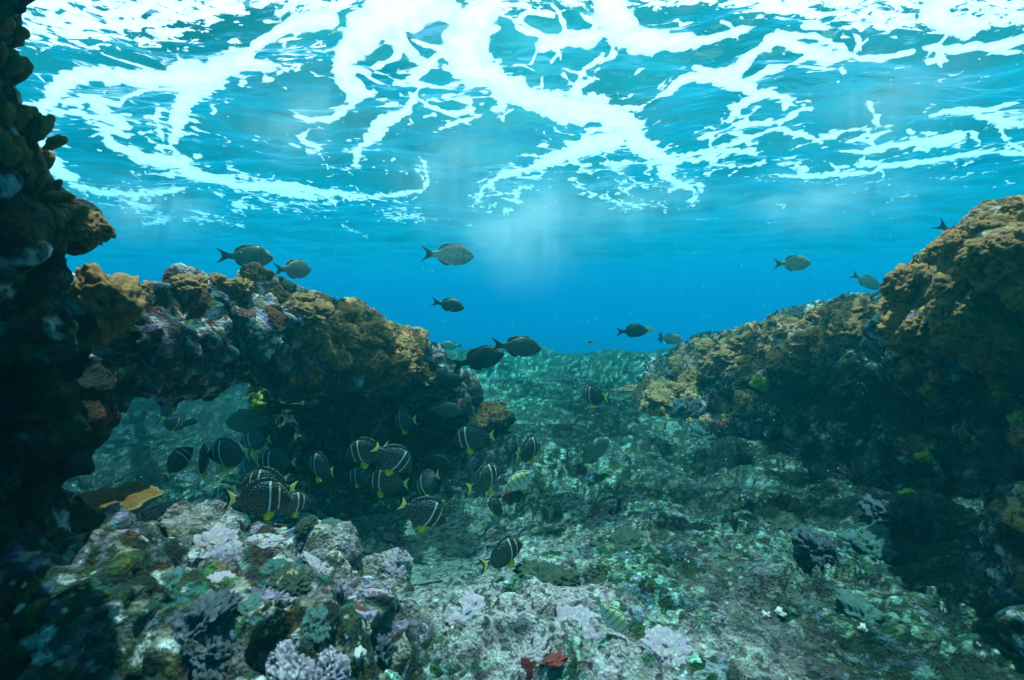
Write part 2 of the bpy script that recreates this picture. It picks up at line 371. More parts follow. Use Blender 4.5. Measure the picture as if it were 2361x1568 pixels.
# ------------------------------------------------------------------ the seabed and the reef rocks
PAL = {
 'pink': (.50, .38, .42), 'lilac': (.42, .34, .46), 'tan': (.42, .36, .25), 'cream': (.62, .58, .48), 'olive': (.13, .15, .05),
 'moss': (.05, .10, .05), 'teal': (.08, .22, .20), 'slate': (.10, .13, .14), 'brown': (.17, .09, .04), 'ochre': (.58, .29, .09),
 'dark': (.03, .04, .035), 'red': (.24, .025, .02), 'blue': (.10, .18, .27), 'white': (.75, .75, .72), 'gold': (.75, .68, .08), 'green': (.06, .20, .08),
}
STY = {
 'floor':  ['pink', 'teal', 'cream', 'olive', 'moss', 'teal', 'lilac', 'moss', 'pink', 'moss', 'cream', 'dark', 'slate', 'green', 'tan', 'teal'],
 'ridge':  ['teal', 'olive', 'slate', 'tan', 'cream', 'teal', 'olive', 'blue', 'moss', 'cream', 'olive'],
 'boulder': ['pink', 'lilac', 'tan', 'teal', 'dark', 'olive', 'blue', 'moss', 'cream', 'brown', 'slate', 'dark', 'lilac'],
 'arch':   ['lilac', 'pink', 'tan', 'brown', 'dark', 'slate', 'blue', 'cream', 'red', 'olive', 'teal', 'dark'],
 'bank':   ['slate', 'teal', 'blue', 'olive', 'tan', 'dark', 'cream', 'moss', 'teal', 'slate', 'pink', 'ochre', 'dark'],
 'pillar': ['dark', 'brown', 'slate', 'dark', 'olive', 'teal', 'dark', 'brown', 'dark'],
}
def pick(names, r):
    pal = np.array([PAL[n] for n in names])
    return pal[np.minimum((r*len(names)).astype(int), len(names) - 1)]

def reef_relief(p, seed, style, big=1.0):
    """height of the encrusting growth and its colours, at points p"""
    w = np.stack((fbm(p*6, 2, seed + 1), fbm(p*6, 2, seed + 2), fbm(p*6, 2, seed + 3)), 1)*.022
    q = p + w
    a1, a2, ai = worley(q*5.5, seed + 10)            # lumps 18 cm
    b1, b2, bi = worley(q*14, seed + 11)             # knobs 7 cm
    c1, c2, ci = worley(q*36, seed + 12)             # nubs 3 cm
    n1 = fbm(p*2.3, 4, seed + 20); n2 = fbm(p*9, 3, seed + 30); n3 = fbm(p*30, 2, seed + 35)
    kb = sstep(-.25, .45, fbm(p*3.1, 2, seed + 40))
    kc = sstep(-.3, .4, fbm(p*4.7, 2, seed + 41))
    d = big*(.06*n1 + .055*dome(a1)*(.4 + .6*ai)) + .034*dome(b1)*kb*(.2 + .8*bi) + .016*dome(c1)*kc*(.15 + .85*ci) + .024*n2 + .010*n3
    pit = sstep(.45, .8, fbm(p*7.5, 2, seed + 50))
    d -= .075*pit; wc = sstep(.5, .8, fbm(p*17, 2, seed + 51)); d -= .022*wc
    sel = (ai*.45 + bi*.75 + .35*n1 + .25*n2) % 1.0
    col = pick(STY[style], sel)
    cc = pick(STY[style], (ci*1.7 + .3*n1) % 1.0)
    col = mix3(col, cc, .36*kc*(ci > .35))
    # turf and sediment in broad patches
    t = sstep(.1, .5, fbm(p*1.6, 3, seed + 60)); col = mix3(col, PAL['moss'], .55*t*(n2 < .15))
    wsp = (ci > .93) & (n1 > -.2); col = mix3(col, PAL['white'], .8*wsp)
    gsp = (ci < .012); col = mix3(col, PAL['green'], .9*gsp)
    gap = sstep(.14, .02, b2 - b1)*kb; col = mix3(col, PAL['dark'], .45*gap)
    col *= (1 + .25*n3)[:, None]
    col = 1.02*np.clip(col, 0, 1)**1.28*(.72 + .36*sstep(-.6, .7, n1))[:, None]
    return d, np.clip(col, .006, .8)

def seabed_base(x, y):
    rr = np.hypot(x, y)
    z = -.92 + .07*sstep(2.2, 3.4, y) + .02*x*(y < 4) + .06*sstep(5, 8, y)
    z += .08*np.exp(-((x - .25)/.7)**2 - ((y - 1.35)/.6)**2)            # pale swell in front
    z -= .10*np.exp(-((x + .32)/.45)**2 - ((y - 2.0)/.5)**2)            # sandy hollow by the cave
    z -= .14*np.exp(-((x + 2.2)/1.2)**2 - ((y - 3.6)/1.3)**2)           # channel behind the arch
    z += .30*sstep(.9, 2.6, x)*sstep(5.0, 1.5, y)*0.6
    drop = sstep(8.2, 14, rr)
    return z*(1 - drop) + drop*(-6.5)

def make_seabed():
    az = np.radians(np.linspace(-58, 58, 1080))
    r = np.concatenate((1/np.linspace(1/.45, 1/10.0, 660), np.linspace(10.3, 80, 50)))
    A, Rr = np.meshgrid(az, r, indexing='ij')
    x = (Rr*np.sin(A)).ravel(); y = (Rr*np.cos(A)).ravel() 
    z = seabed_base(x, y)
    p = np.stack((x, y, z), 1)
    d, col = reef_relief(p, 100, 'floor', 1.0)
    l1, l2, li = worley(p*2.6 + .3*fbm(p*2, 2, 77)[:, None], 78); d = d + .07*dome(l1, .62)*(li > .45)*sstep(1.0, 1.6, y)
    d2, colr = reef_relief(p[:, [1, 0, 2]], 160, 'ridge', 1.0)
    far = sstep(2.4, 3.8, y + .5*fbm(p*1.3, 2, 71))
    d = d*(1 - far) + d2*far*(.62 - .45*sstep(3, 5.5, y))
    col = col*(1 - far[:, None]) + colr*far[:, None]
    col = col*np.array((.66, 1.10, .96)); ft = sstep(2.6, 4, y)[:, None]; col = col*(1 - ft) + col*np.array((.75, 1.0, .98))*ft  # far ridge tinted teal: water haze put into its colour
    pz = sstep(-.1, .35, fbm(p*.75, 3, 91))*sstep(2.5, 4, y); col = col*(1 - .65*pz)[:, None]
    gap = sstep(-.7, -1.2, x)*sstep(2.2, 2.8, y); col = col*(1 - .78*gap)[:, None]  # floor behind the arch darkened, its dimness put into the colour
    near = np.exp(-((x - .12)/.6)**2 - ((y - 1.15)/.55)**2)*sstep(-.5, .2, fbm(p*2.5, 3, 72)); col = col*.80; col = mix3(col, (.52, .38, .40), .74*near*sstep(-.75, .1, fbm(p*9, 3, 93)))
    sand = np.exp(-((x + .30)/.32)**4 - ((y - 1.9)/.42)**4); d = d*(1 - .7*sand); col = mix3(col, (.11, .16, .13), .8*sand)
    side = sstep(.6, 1.3, x)*sstep(3, 2, y); col = mix3(col, (.02, .05, .035), .62*side*sstep(-.5, .3, fbm(p*3, 3, 73))); mid = sstep(.25, .7, x + .25*fbm(p*2, 2, 79)); col = col*(1 - .42*mid)[:, None]*np.array((.92, 1.0, .96))  # floor darkened towards the right, low light put into its colour
    d = d*(.55 + .25*sstep(1.6, 1.0, y))
    z = z + d + .14*fbm(p*.9, 2, 92)*sstep(3.5, 6, y); x = x + d*.4*fbm(p*8, 2, 74)
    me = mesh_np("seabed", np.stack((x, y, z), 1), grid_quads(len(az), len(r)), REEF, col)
    o = tag(obj("seabed", me), kind='structure')
    return o

ROCKS = []
def make_rock(name, blobs, vox, seed, style, label, cat, big=1.0, smooth=12, tint=None):
    """one solid rock: overlapping lumps fused into one skin, then overgrown. blob = (px, py, depth, half width px, half height px, half depth m), turned to face the camera"""
    bm = bmesh.new()
    for b in blobs:
        if b[0] == 'w':
            bmesh.ops.create_icosphere(bm, subdivisions=3, radius=1, matrix=Matrix.Translation(b[1:4]) @ Matrix.Diagonal((*b[4:7], 1))); continue
        px, py, d, rx, ry, rz = b[:6]
        c = P(px, py, d); k = d/F
        M = Matrix.Translation(c) @ Matrix.Rotation(-math.atan2(px - 1180.5, F), 4, 'Z') @ Matrix.Diagonal((rx*k*math.cos(math.atan2(px - 1180.5, F)), rz, ry*k, 1))
        bmesh.ops.create_icosphere(bm, subdivisions=3, radius=1, matrix=M)
    me = bpy.data.meshes.new("lumps"); bm.to_mesh(me); bm.free()
    o = bpy.data.objects.new("lumps", me); C.objects.link(o)
    rm = o.modifiers.new("r", 'REMESH'); rm.mode = 'VOXEL'; rm.voxel_size = vox
    sm = o.modifiers.new("s", 'SMOOTH'); sm.factor = .5; sm.iterations = smooth
    dg = bpy.context.evaluated_depsgraph_get(); ev = o.evaluated_get(dg); em = ev.to_mesh()
    n = len(em.vertices); co = np.empty(n*3, np.float32); em.vertices.foreach_get("co", co); co = co.reshape(-1, 3).astype(float)
    no = np.empty(n*3, np.float32); em.vertices.foreach_get("normal", no); no = no.reshape(-1, 3).astype(float)
    k4 = np.empty(len(em.loops), np.int32); em.loops.foreach_get("vertex_index", k4)
    tot = np.empty(len(em.polygons), np.int32); em.polygons.foreach_get("loop_total", tot)
    assert (tot == 4).all()
    ev.to_mesh_clear(); bpy.data.objects.remove(o); bpy.data.meshes.remove(me)
    d, col = reef_relief(co, seed, style, big)
    if tint: col = tint(co, no, col)
    co = co + no*(d - .02)[:, None]
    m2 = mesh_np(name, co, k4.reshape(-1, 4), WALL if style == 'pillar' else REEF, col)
    ob = tag(obj(name, m2), label, cat)
    ROCKS.append(ob)
    return ob

def brown_tops(k, c='ochre', seed=5, lo=-.1):
    def f(co, no, col):
        t = sstep(.05, .6, no[:, 2] + .35*fbm(co*3.5, 3, seed))*sstep(lo, lo + .35, fbm(co*2.2, 3, seed + 1))
        return mix3(col, PAL[c], k*t)
    return f

seabed = make_seabed()
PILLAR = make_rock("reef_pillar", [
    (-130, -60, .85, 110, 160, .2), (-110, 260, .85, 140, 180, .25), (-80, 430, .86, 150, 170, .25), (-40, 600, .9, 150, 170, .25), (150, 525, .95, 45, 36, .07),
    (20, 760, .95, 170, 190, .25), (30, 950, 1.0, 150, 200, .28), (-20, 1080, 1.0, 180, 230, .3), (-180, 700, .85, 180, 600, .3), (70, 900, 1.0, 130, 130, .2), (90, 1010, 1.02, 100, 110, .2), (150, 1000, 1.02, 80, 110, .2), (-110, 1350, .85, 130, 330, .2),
    ('w', -1.05, .62, .62, .4, .38, .3), ('w', -.72, .62, .9, .42, .42, .17)], .009, 200, 'pillar',  # 'w' lumps: unseen overhang added above the view to shade the near corner
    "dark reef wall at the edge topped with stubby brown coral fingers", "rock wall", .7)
ARCH = make_rock("reef_arch", [
    (225, 720, 1.2, 60, 90, .14), (195, 860, 1.15, 85, 150, .18), (320, 805, 1.35, 95, 120, .2), (275, 890, 1.3, 50, 60, .14), (420, 800, 1.55, 110, 115, .22), (490, 800, 1.75, 80, 85, .22), (520, 775, 1.8, 110, 95, .25),
    (620, 760, 2.0, 100, 100, .28), (240, 960, 1.2, 30, 50, .08), (590, 710, 2.0, 60, 50, .15), (420, 710, 1.6, 80, 50, .15)], .0095, 300, 'arch',
    "arching reef ledge crusted with purple and rusty growth over an open gap", "rock arch", .8, tint=brown_tops(.45, 'tan', 31))
MOUND = make_rock("reef_mound", [
    (690, 780, 2.25, 110, 100, .38), (790, 790, 2.5, 120, 85, .45), (880, 825, 2.75, 115, 80, .5), (960, 865, 3.0, 90, 72, .45), (1040, 915, 3.15, 70, 55, .35), (1110, 960, 3.2, 65, 32, .3),
    (730, 960, 3.0, 120, 170, .3), (850, 980, 3.25, 160, 160, .3), (980, 1000, 3.4, 140, 120, .25), (1080, 1000, 3.4, 90, 60, .22), (620, 800, 2.3, 80, 60, .3), (615, 930, 2.75, 60, 95, .22)], .012, 400, 'bank',
    "brown topped reef mound overhanging a black shaded hollow full of fish", "rock", .9, tint=brown_tops(.8, 'ochre', 41, -.3))
BOULDER = make_rock("reef_boulder", [
    (320, 1385, 1.2, 320, 155, .35), (620, 1400, 1.3, 240, 125, .35), (760, 1460, 1.25, 140, 125, .25), (470, 1600, .95, 420, 220, .3), (760, 1640, 1.05, 170, 190, .25), (150, 1540, .95, 330, 300, .3),
    (170, 1310, 1.15, 180, 105, .25), (60, 1430, 1.0, 200, 300, .3), (840, 1520, 1.2, 90, 90, .18), (900, 1600, 1.15, 120, 95, .25), (905, 1520, 1.28, 80, 60, .2), (850, 1420, 1.42, 80, 50, .2)], .0075, 500, 'boulder',
    "low overgrown boulder with pale pink crust and purple lumps before the hollow", "rock", .8, tint=lambda co, no, col: mix3(col*(.72, .74, .72), (.30, .26, .23), .7*sstep(.2, .8, no[:, 2])*sstep(-.15, .35, fbm(co*2.6, 3, 555))*sstep(1.0, 1.2, co[:, 1])))
FARBANK = make_rock("reef_bank", [
    (1560, 880, 5.2, 90, 55, .9), (1660, 870, 4.3, 130, 85, .8), (1760, 860, 3.6, 150, 110, .7), (1880, 840, 3.1, 160, 140, .6), (1990, 830, 2.7, 150, 140, .5), (2120, 850, 2.4, 150, 160, .4),
    (1650, 1000, 3.6, 150, 110, .4), (1800, 1010, 3.1, 190, 140, .35), (1980, 1030, 2.7, 190, 170, .3), (1560, 960, 3.9, 110, 80, .5), (2150, 1080, 2.3, 150, 180, .3), (1480, 960, 4.4, 90, 55, .5)], .0115, 600, 'bank',
    "long sloping reef bank with brown coral crest and dark shaded face", "rock", .9, tint=brown_tops(.7, 'ochre', 51, -.2))
NEARBANK = make_rock("reef_shoulder", [
    (2090, 750, 1.95, 85, 75, .3), (2180, 730, 1.75, 120, 110, .3), (2270, 680, 1.6, 130, 130, .3), (2370, 620, 1.5, 150, 160, .3), (2470, 600, 1.4, 150, 200, .3), (2190, 820, 1.75, 120, 120, .25), (2320, 900, 1.65, 130, 200, .22),
    (2420, 1100, 1.5, 120, 300, .25), (2440, 1400, 1.3, 150, 330, .25),
    ('w', 1.62, 1.15, .25, .3, .35, .3), ('w', 1.45, .8, .55, .3, .35, .25), ('w', 1.12, .55, .84, .36, .4, .17), ('w', 1.8, 1.2, .62, .36, .36, .25)], .0095, 700, 'bank',  # 'w' lumps: unseen overhang added outside the view to darken the lower right
    "steep reef shoulder covered in lumpy golden brown coral above black shade", "rock", .9, tint=brown_tops(.8, 'ochre', 61, -.4))
# ------------------------------------------------------------------ growth on the rocks, each set on the surface the ray finds
bpy.context.view_layer.update()
HOSTS = ROCKS + [seabed]
def hit(px, py):
    d = P(px, py, 1.0).normalized(); best = None
    for o in HOSTS:
        ok, loc, n, i = o.ray_cast(Vector((0, 0, 0)), d)
        if ok and (best is None or loc.length < best[0].length): best = (loc, n)
    return best

def ico(sub):
    bm = bmesh.new(); bmesh.ops.create_icosphere(bm, subdivisions=sub, radius=1)
    co = np.array([v.co[:] for v in bm.verts]); tri = np.array([[v.index for v in f.verts] for f in bm.faces]); bm.free()
    return co, tri
ICO = {k: ico(k) for k in (1, 2, 3, 4, 5, 6)}

def growth_mesh(name, seed, flat=.55, freq=3.2, amp=.34, c1='brown', c2='ochre', sub=5, fine=.05, spread=.25, speck=None):
    co, tri = ICO[sub]
    u = co*(1, 1, flat)
    u = u*(1 + spread*fbm(co*1.6, 2, seed))[:, None]
    f1, f2, ci = worley(u*freq + seed, seed)
    g1, g2, gi = worley(u*freq*2.4 + seed, seed + 1)
    d = amp*dome(f1, .78)*(.4 + .6*ci) + amp*.3*dome(g1)*(.3 + .7*gi) + fine*fbm(u*9, 2, seed + 2)
    v = u + co*(d - amp*.4)[:, None]
    col = np.array(PAL[c1])*np.ones((len(v), 1))
    col = mix3(col, PAL[c2], np.clip(dome(f1, .8)*(.35 + .9*ci) + .3*fbm(u*5, 2, seed + 3), 0, 1))
    if speck: col = mix3(col, PAL[speck], ((gi > .82)*.8))
    return mesh_np(name, v, np.zeros((0, 4), int), CORAL, np.clip(col*.7, .006, .8), tris=tri)

def cone_cloud(name, seed, n, rad, lw, c1, c2, up=.2, seg=6, bend=.25, tip=.35, subs=True):
    """many short tapering branches springing from one foot"""
    r = np.random.default_rng(seed); V = []; Q = []; Cc = []; k = 0
    for i in range(n):
        th = r.uniform(0, 2*math.pi); cz = r.uniform(up, 1) if up >= 0 else r.uniform(up, 1); s = math.sqrt(max(0, 1 - cz*cz))
        d = np.array((s*math.cos(th), s*math.sin(th), cz)); L = rad*r.uniform(.6, 1.1)
        a = np.cross(d, r.normal(size=3)); a /= np.linalg.norm(a) + 1e-6; b = np.cross(d, a)
        sway = a*r.uniform(-bend, bend)
        o = d*rad*r.uniform(0, .35)
        mixv = r.uniform(0, 1)
        for j in range(seg + 1):
            t = j/seg; w = lw*(1 - (1 - tip)*t)*r.uniform(.75, 1.3)*(0.3 if j == seg else 1)
            c = o + d*L*t + sway*L*t*t
            for m in range(5):
                an = 2*math.pi*m/5
                V.append(c + w*(a*math.cos(an) + b*math.sin(an)))
                Cc.append(np.array(PAL[c1])*(1 - t) + np.array(PAL[c2])*t*(.6 + .7*mixv) + np.array(PAL[c1])*t*.2)
            if j < seg:
                for m in range(5):
                    Q.append((k + m, k + (m + 1) % 5, k + 5 + (m + 1) % 5, k + 5 + m))
            k += 5
    return mesh_np(name, np.array(V), np.array(Q), CORAL, np.clip(np.array(Cc), .006, .8))

def finger_mesh(name, seed, n=8):
    r = np.random.default_rng(seed); co, tri = ICO[4]; V = []; T = []; Cc = []; k = 0
    for i in range(n):
        x, y = r.normal(size=2)*.42; L = r.uniform(.55, 1.0); w = r.uniform(.17, .26)
        lean = np.array((x*.5 + r.normal()*.15, y*.5 + r.normal()*.15, 1.0))
        t = (co[:, 2] + 1)/2
        q = co*(w, w, 0) * (.75 + .5*t)[:, None]
        q = q + (t*L)[:, None]*lean + (x, y, -.1)
        q = q + co*(.05*fbm(q*4, 2, seed + i))[:, None]
        V.append(q); T.append(tri + k); k += len(q)
        c = np.array(PAL['brown'])*np.ones((len(q), 1)); c = mix3(c, (.42, .21, .06), np.clip(.25 + .75*t + .4*fbm(q*5, 2, seed + 9), 0, 1)*r.uniform(.5, 1)); Cc.append(c)
    return mesh_np(name, np.concatenate(V), np.zeros((0, 4), int), CORAL, np.clip(np.concatenate(Cc), .006, .8), tris=np.concatenate(T))

def put(name, me, px, py, rpx, label, cat, group=None, sink=.25, squash=1.0, align=.6, at=None):
    h = hit(px, py) if at is None else at
    if h is None: return None
    loc, n = h
    dep = loc.y*cp - loc.z*sp; s = rpx*dep/F
    up = (n*align + Vector((0, 0, 1))*(1 - align)).normalized()
    q = up.to_track_quat('Z', 'Y') @ Quaternion((0, 0, 1), random.uniform(0, 6.28))
    o = obj(name, me); o.location = loc - up*s*sink; o.rotation_mode = 'QUATERNION'; o.rotation_quaternion = q
    o.scale = (s*random.uniform(.88, 1.15), s*random.uniform(.88, 1.15), s*squash*random.uniform(.88, 1.15))
    return tag(o, label, cat, group)

LOBED = [growth_mesh("lobed_coral", 21 + k, .75, 4.2 + .6*k, .30, 'brown', 'ochre', fine=.06, spread=.35) for k in range(4)]
PALE = [growth_mesh("crust_lump", 61 + k, .6, 3.6, .36, 'lilac', 'pink', speck='cream') for k in range(2)]
TEALB = [growth_mesh("bushy_coral", 81 + k, .7, 8.5, .17, 'dark', 'slate', fine=.2, speck='blue', spread=.45) for k in range(2)]
TEALB.append(growth_mesh("bushy_coral", 87, .7, 8.5, .17, 'moss', 'teal', fine=.14, speck='slate', spread=.45))
FEATH = [cone_cloud("feathery_coral", 91 + k, 170, 1.0, .032, 'dark', 'slate', -.1, bend=.9) for k in range(2)]
GOLDB = growth_mesh('yellow_sponge', 95, .8, 5.0, .5, 'gold', 'gold', sub=4, fine=.2, spread=.5)
TUFT = cone_cloud("algae_tuft", 97, 45, 1.0, .075, 'moss', 'green', .15, bend=.5, tip=.5)
DARKL = [growth_mesh("algae_mound", 71 + k, .55, 4.5, .22, 'dark', 'moss', fine=.2) for k in range(2)]
REDL = growth_mesh("red_sponge", 75, .26, 9, .12, 'red', 'red', fine=.12, spread=.4)
REDL2 = growth_mesh("red_sponge", 76, .26, 9, .12, 'red', 'brown', fine=.12, spread=.4)
WHITE = growth_mesh("white_sponge", 77, .7, 2.6, .5, 'cream', 'white', sub=3, spread=.6, fine=.2)
PURP = [growth_mesh("purple_coral", 78 + k, .5, 7, .2, 'dark', 'lilac', fine=.12, speck='white') for k in range(2)]
FING = [finger_mesh("finger_coral", 31 + k, 7 + k) for k in range(3)]

def inpoly(poly, n, seed, gap):
    r = np.random.default_rng(seed); xs = [p[0] for p in poly]; ys = [p[1] for p in poly]; out = []
    for _ in range(6000):
        x, y = r.uniform(min(xs), max(xs)), r.uniform(min(ys), max(ys)); c = False
        for (x1, y1), (x2, y2) in zip(poly, poly[1:] + poly[:1]):
            if (y1 > y) != (y2 > y) and x < (x2 - x1)*(y - y1)/(y2 - y1) + x1: c = not c
        if c and all((x - a)**2 + (y - b)**2 > gap*gap for a, b in out): out.append((x, y))
        if len(out) >= n: break
    return out

r0 = np.random.default_rng(3)
for x, y in inpoly([(2361, 445), (2250, 500), (2100, 600), (2030, 690), (2050, 760), (2200, 790), (2361, 860)], 46, 1, 38):
    put("lobed_coral", LOBED[r0.integers(4)], x, y, r0.uniform(28, 50), "golden brown lobed leather coral crowded on the steep reef shoulder", "coral", "leather corals on the steep shoulder", .3, .9)
for x, y in inpoly([(1570, 815), (1700, 778), (1900, 705), (1990, 700), (1990, 760), (1800, 830), (1640, 860), (1520, 930)], 46, 2, 27):
    put("lobed_coral", LOBED[r0.integers(4)], x, y, r0.uniform(17, 30), "low brown leather coral cushion along the crest of the long bank", "coral", "leather corals on the bank crest", .3, .7)
for x, y in inpoly([(690, 690), (800, 710), (900, 775), (1000, 835), (960, 850), (760, 830), (715, 770)], 20, 4, 36):
    put("lobed_coral", LOBED[r0.integers(4)], x, y, r0.uniform(26, 44), "knobbly brown leather coral on the sunlit top of the overhanging mound", "coral", "leather corals on the mound", .3, .8)
for x, y, r_ in ((345, 665, 26), (440, 650, 30), (500, 650, 24), (555, 655, 26), (640, 680, 28), (690, 715, 30)):
    put("lobed_coral", LOBED[r0.integers(4)], x, y, r_, "small tan coral head on the ridge of the reef arch", "coral", "coral heads on the arch ridge", .3, .9)
put("lobed_coral", LOBED[1], 588, 640, 27, "round brown coral knob standing proud on the arch ridge under the olive chub", "coral", None, -.35, 1.1, .1)
put("lobed_coral", LOBED[0], 232, 690, 62, "smooth golden coral lobe hanging beside the dark reef wall", "coral", None, .2, 1.3)
put("lobed_coral", LOBED[2], 270, 655, 30, "small golden coral lobe at the inner end of the arch", "coral", None, .1, 1.2)
# fingers up the edge of the dark wall
for x, y, r_ in ((15, 150, 70), (50, 215, 72), (20, 270, 70), (62, 290, 66), (30, 350, 66), (85, 370, 62), (60, 420, 60), (105, 430, 50), (130, 500, 52), (10, 60, 60)):
    put("finger_coral", FING[r0.integers(3)], x, y, r_, "stubby brown finger coral growing up the edge of the dark wall", "coral", "finger corals on the dark wall", .35, 1.15, .35)
put("lobed_coral", LOBED[3], 160, 500, 40, "rusty coral cap on the upper side of the wall knob", "coral", None, .25, .9)
put("lobed_coral", LOBED[0], 215, 520, 34, "rusty coral at the very tip of the wall knob", "coral", None, .2, .9)
# lumps, bushes and patches on the floor and boulder
for x, y, r_ in ((690, 1530, 56), (760, 1552, 44), (640, 1480, 40), (610, 1500, 45)):
    put("purple_coral", PURP[r0.integers(2)], x, y, r_, "purple knobbly coral with white grains at the foot of the boulder", "coral", "purple corals on the boulder", .35, .8)
for x, y, r_ in ((500, 1255, 48), (560, 1180, 34), (330, 1170, 52), (520, 1330, 30), (610, 1240, 40), (740, 1300, 40), (920, 1300, 34), (1060, 1400, 60), (1330, 1450, 60), (1120, 1280, 40), (1540, 1490, 60)):
    put("crust_lump", PALE[r0.integers(2)], x, y, r_*.85, "pale pink coralline lump crusting the rock", "coralline lump", "pink coralline lumps", .3, .45, .9)
for x, y, r_, k, lb in ((440, 1430, 70, 0, "large teal blue bushy coral on the near boulder"), (395, 1350, 60, 2, "teal bushy coral above the large blue bush on the boulder"), (500, 1500, 60, 0, "dark blue bushy coral below the large blue bush"),
    (905, 1245, 30, 0, "small deep blue bush coral at the boulder edge by the sandy hollow"), (770, 1210, 26, 2, "small teal bush coral on the boulder crest"), (835, 1225, 24, 2, "pale teal bush coral at the end of the boulder crest"),
    (560, 1400, 40, 2, "round grey teal bush coral in the middle of the boulder"), (730, 1440, 40, 2, "green teal bush coral among black pits of the boulder"), (880, 1500, 50, 0, "blue bush coral at the boulder foot beside a white sponge"),
    (1340, 880, 30, 2, "dusky bush coral on the far seabed behind the striped fish"), (1560, 950, 40, 0, "blue bush coral at the near toe of the long bank"), (1630, 1010, 40, 2, "teal bush coral low on the long bank"),
    (1990, 1250, 60, 2, "teal bush coral on the dim seabed below the bank"), (1895, 1260, 45, 0, "blue grey bush coral on the dim seabed"), (2080, 1180, 60, 0, "blue bush coral at the foot of the shaded bank"), (2000, 1420, 55, 2, "green bush coral in the dim lower corner")):
    put("bushy_coral", TEALB[k], x, y, r_, lb, "coral", None, .25, .8)
for i, (x, y) in enumerate(inpoly([(1640, 930), (1830, 870), (2080, 850), (2150, 1100), (1950, 1130), (1640, 1060)], 16, 12, 60)):
    put("feathery_coral", FEATH[i % 2], x, y, r0.uniform(30, 48), "dark feathery soft coral on the shaded face of the long bank", "soft coral", "soft corals on the shaded bank", .2, 1, .8)
for i, (x, y) in enumerate(inpoly([(2120, 850), (2361, 900), (2361, 1300), (2200, 1150)], 10, 13, 60)):
    put("feathery_coral", FEATH[i % 2], x, y, r0.uniform(34, 56), "dark feathery soft coral in the black shade under the shoulder", "soft coral", "soft corals under the shoulder", .2, 1, .8)
for x, y, r_, lb in ((1757, 880, 17, "lemon yellow sponge on the dark bank face"), (2130, 1055, 13, "yellow sponge low in the black shade below the shoulder"), (2345, 965, 14, "yellow sponge at the frame side of the shaded shoulder"),
                     (2310, 905, 11, "small yellow sponge under the golden corals"), (2090, 1140, 12, "tiny yellow sponge above the dim seabed"), (605, 925, 18, "yellow green sponge clump inside the arch opening")):
    put("yellow_sponge", GOLDB, x, y, r_, lb, "sponge", None, .1, 1, .7)
for x, y, r_, lb in ((885, 792, 20, "bright green algae tuft near the end of the mound"), (770, 700, 16, "green algae tuft on the mound crest"), (200, 600, 20, "green algae tuft against the dark wall beside the golden lobe"), (262, 632, 16, "green algae tuft above the arch start"),
                     (1780, 752, 18, "green algae tuft on the long bank crest"), (1655, 800, 16, "green algae tuft lower on the long bank crest"), (1915, 745, 20, "green algae tuft beside the steep shoulder"), (1710, 770, 12, "tiny green algae tuft between crest cushions")):
    put("algae_tuft", TUFT, x, y, r_, lb, "algae", None, .1, 1, .4)
for x, y, r_, lb in ((1262, 1325, 58, "broad dark green algae mound on the pale floor"), (1790, 1205, 46, "black round algae mound on the dim seabed"), (1290, 985, 34, "dark algae mound on the far slope"), (1430, 1250, 55, "dark green algae mat on the open floor"),
                     (660, 1345, 48, "black algae lump in the boulder pits"), (640, 1440, 40, "black algae lump by the purple corals"), (700, 1210, 24, "green algae pad on the boulder crest")):
    put("algae_mound", DARKL[r0.integers(2)], x, y, r_, lb, "algae", None, .22, .6, .8)
for x, y, r_, lb, m in ((1275, 1515, 40, "dark red encrusting sponge on the near floor", REDL), (1222, 1548, 22, "smaller red sponge patch at the bottom of the floor", REDL),
                        (1165, 1140, 12, "small red sponge beside the striped yellow fish", REDL), (1130, 1230, 14, "small rusty sponge under the overhang edge", REDL2), (820, 1395, 20, "rust red sponge on the boulder side", REDL2), (2160, 790, 26, "dull red sponge on the shoulder", REDL2), (640, 730, 24, "deep red sponge on the arch side", REDL2), (560, 715, 22, "dark red sponge under the arch ridge", REDL2), (470, 690, 20, "maroon sponge on the arch face", REDL2)):
    put("red_sponge", m, x, y, r_, lb, "sponge", None, .1, .55, 1)
for x, y, r_, lb in ((826, 1508, 13, "bright white rounded sponge at the boulder foot"), (1766, 1420, 8, "white sponge pebble on the dim floor, first of two"), (1798, 1414, 9, "larger white sponge pebble on the dim floor beside another"), (1990, 1448, 8, "lone white sponge pebble far down the dim floor"), (155, 478, 9, "white sponge spot on the wall knob")):
    put("white_sponge", WHITE, x, y, r_, lb, "sponge", None, .0, 1, .8)

# the rust coloured plate coral with its pale lip
def plate():
    n, m = 64, 22; V = []; Cc = []
    for i in range(n):
        a = 2*math.pi*i/n; rad = 1 + .14*math.sin(3*a + .6) + .10*math.sin(5*a + 2) + .06*math.sin(11*a) + .05*math.sin(17*a + 1)
        for j in range(m):
            t = j/(m - 1)
            lump = .03*math.sin(9*a + 4*t)*t
            if t < .66: rr, z, c = t/.66, .10 - .10*(t/.66)**2 + lump, np.array((.15, .07, .01))*(.8 + .4*math.sin(5*a + 9*t)**2)
            elif t < .76: rr, z, c = 1.03, -.07*(t - .66)/.1 + lump, np.array((.42, .38, .2))*(.35 + .65*max(0, -math.sin(a)))
            else: rr, z, c = 1.0 - .6*(t - .76)/.24, -.07 - .5*(t - .76)/.24, np.array((.2, .16, .1))
            V.append((rr*rad*math.cos(a), .55*rr*rad*math.sin(a), z + .02*math.sin(5*a)*rr)); Cc.append(c)
    return mesh_np("plate_coral", np.array(V), grid_quads(n, m, True), CORAL, np.array(Cc))
hp = hit(225, 1168)
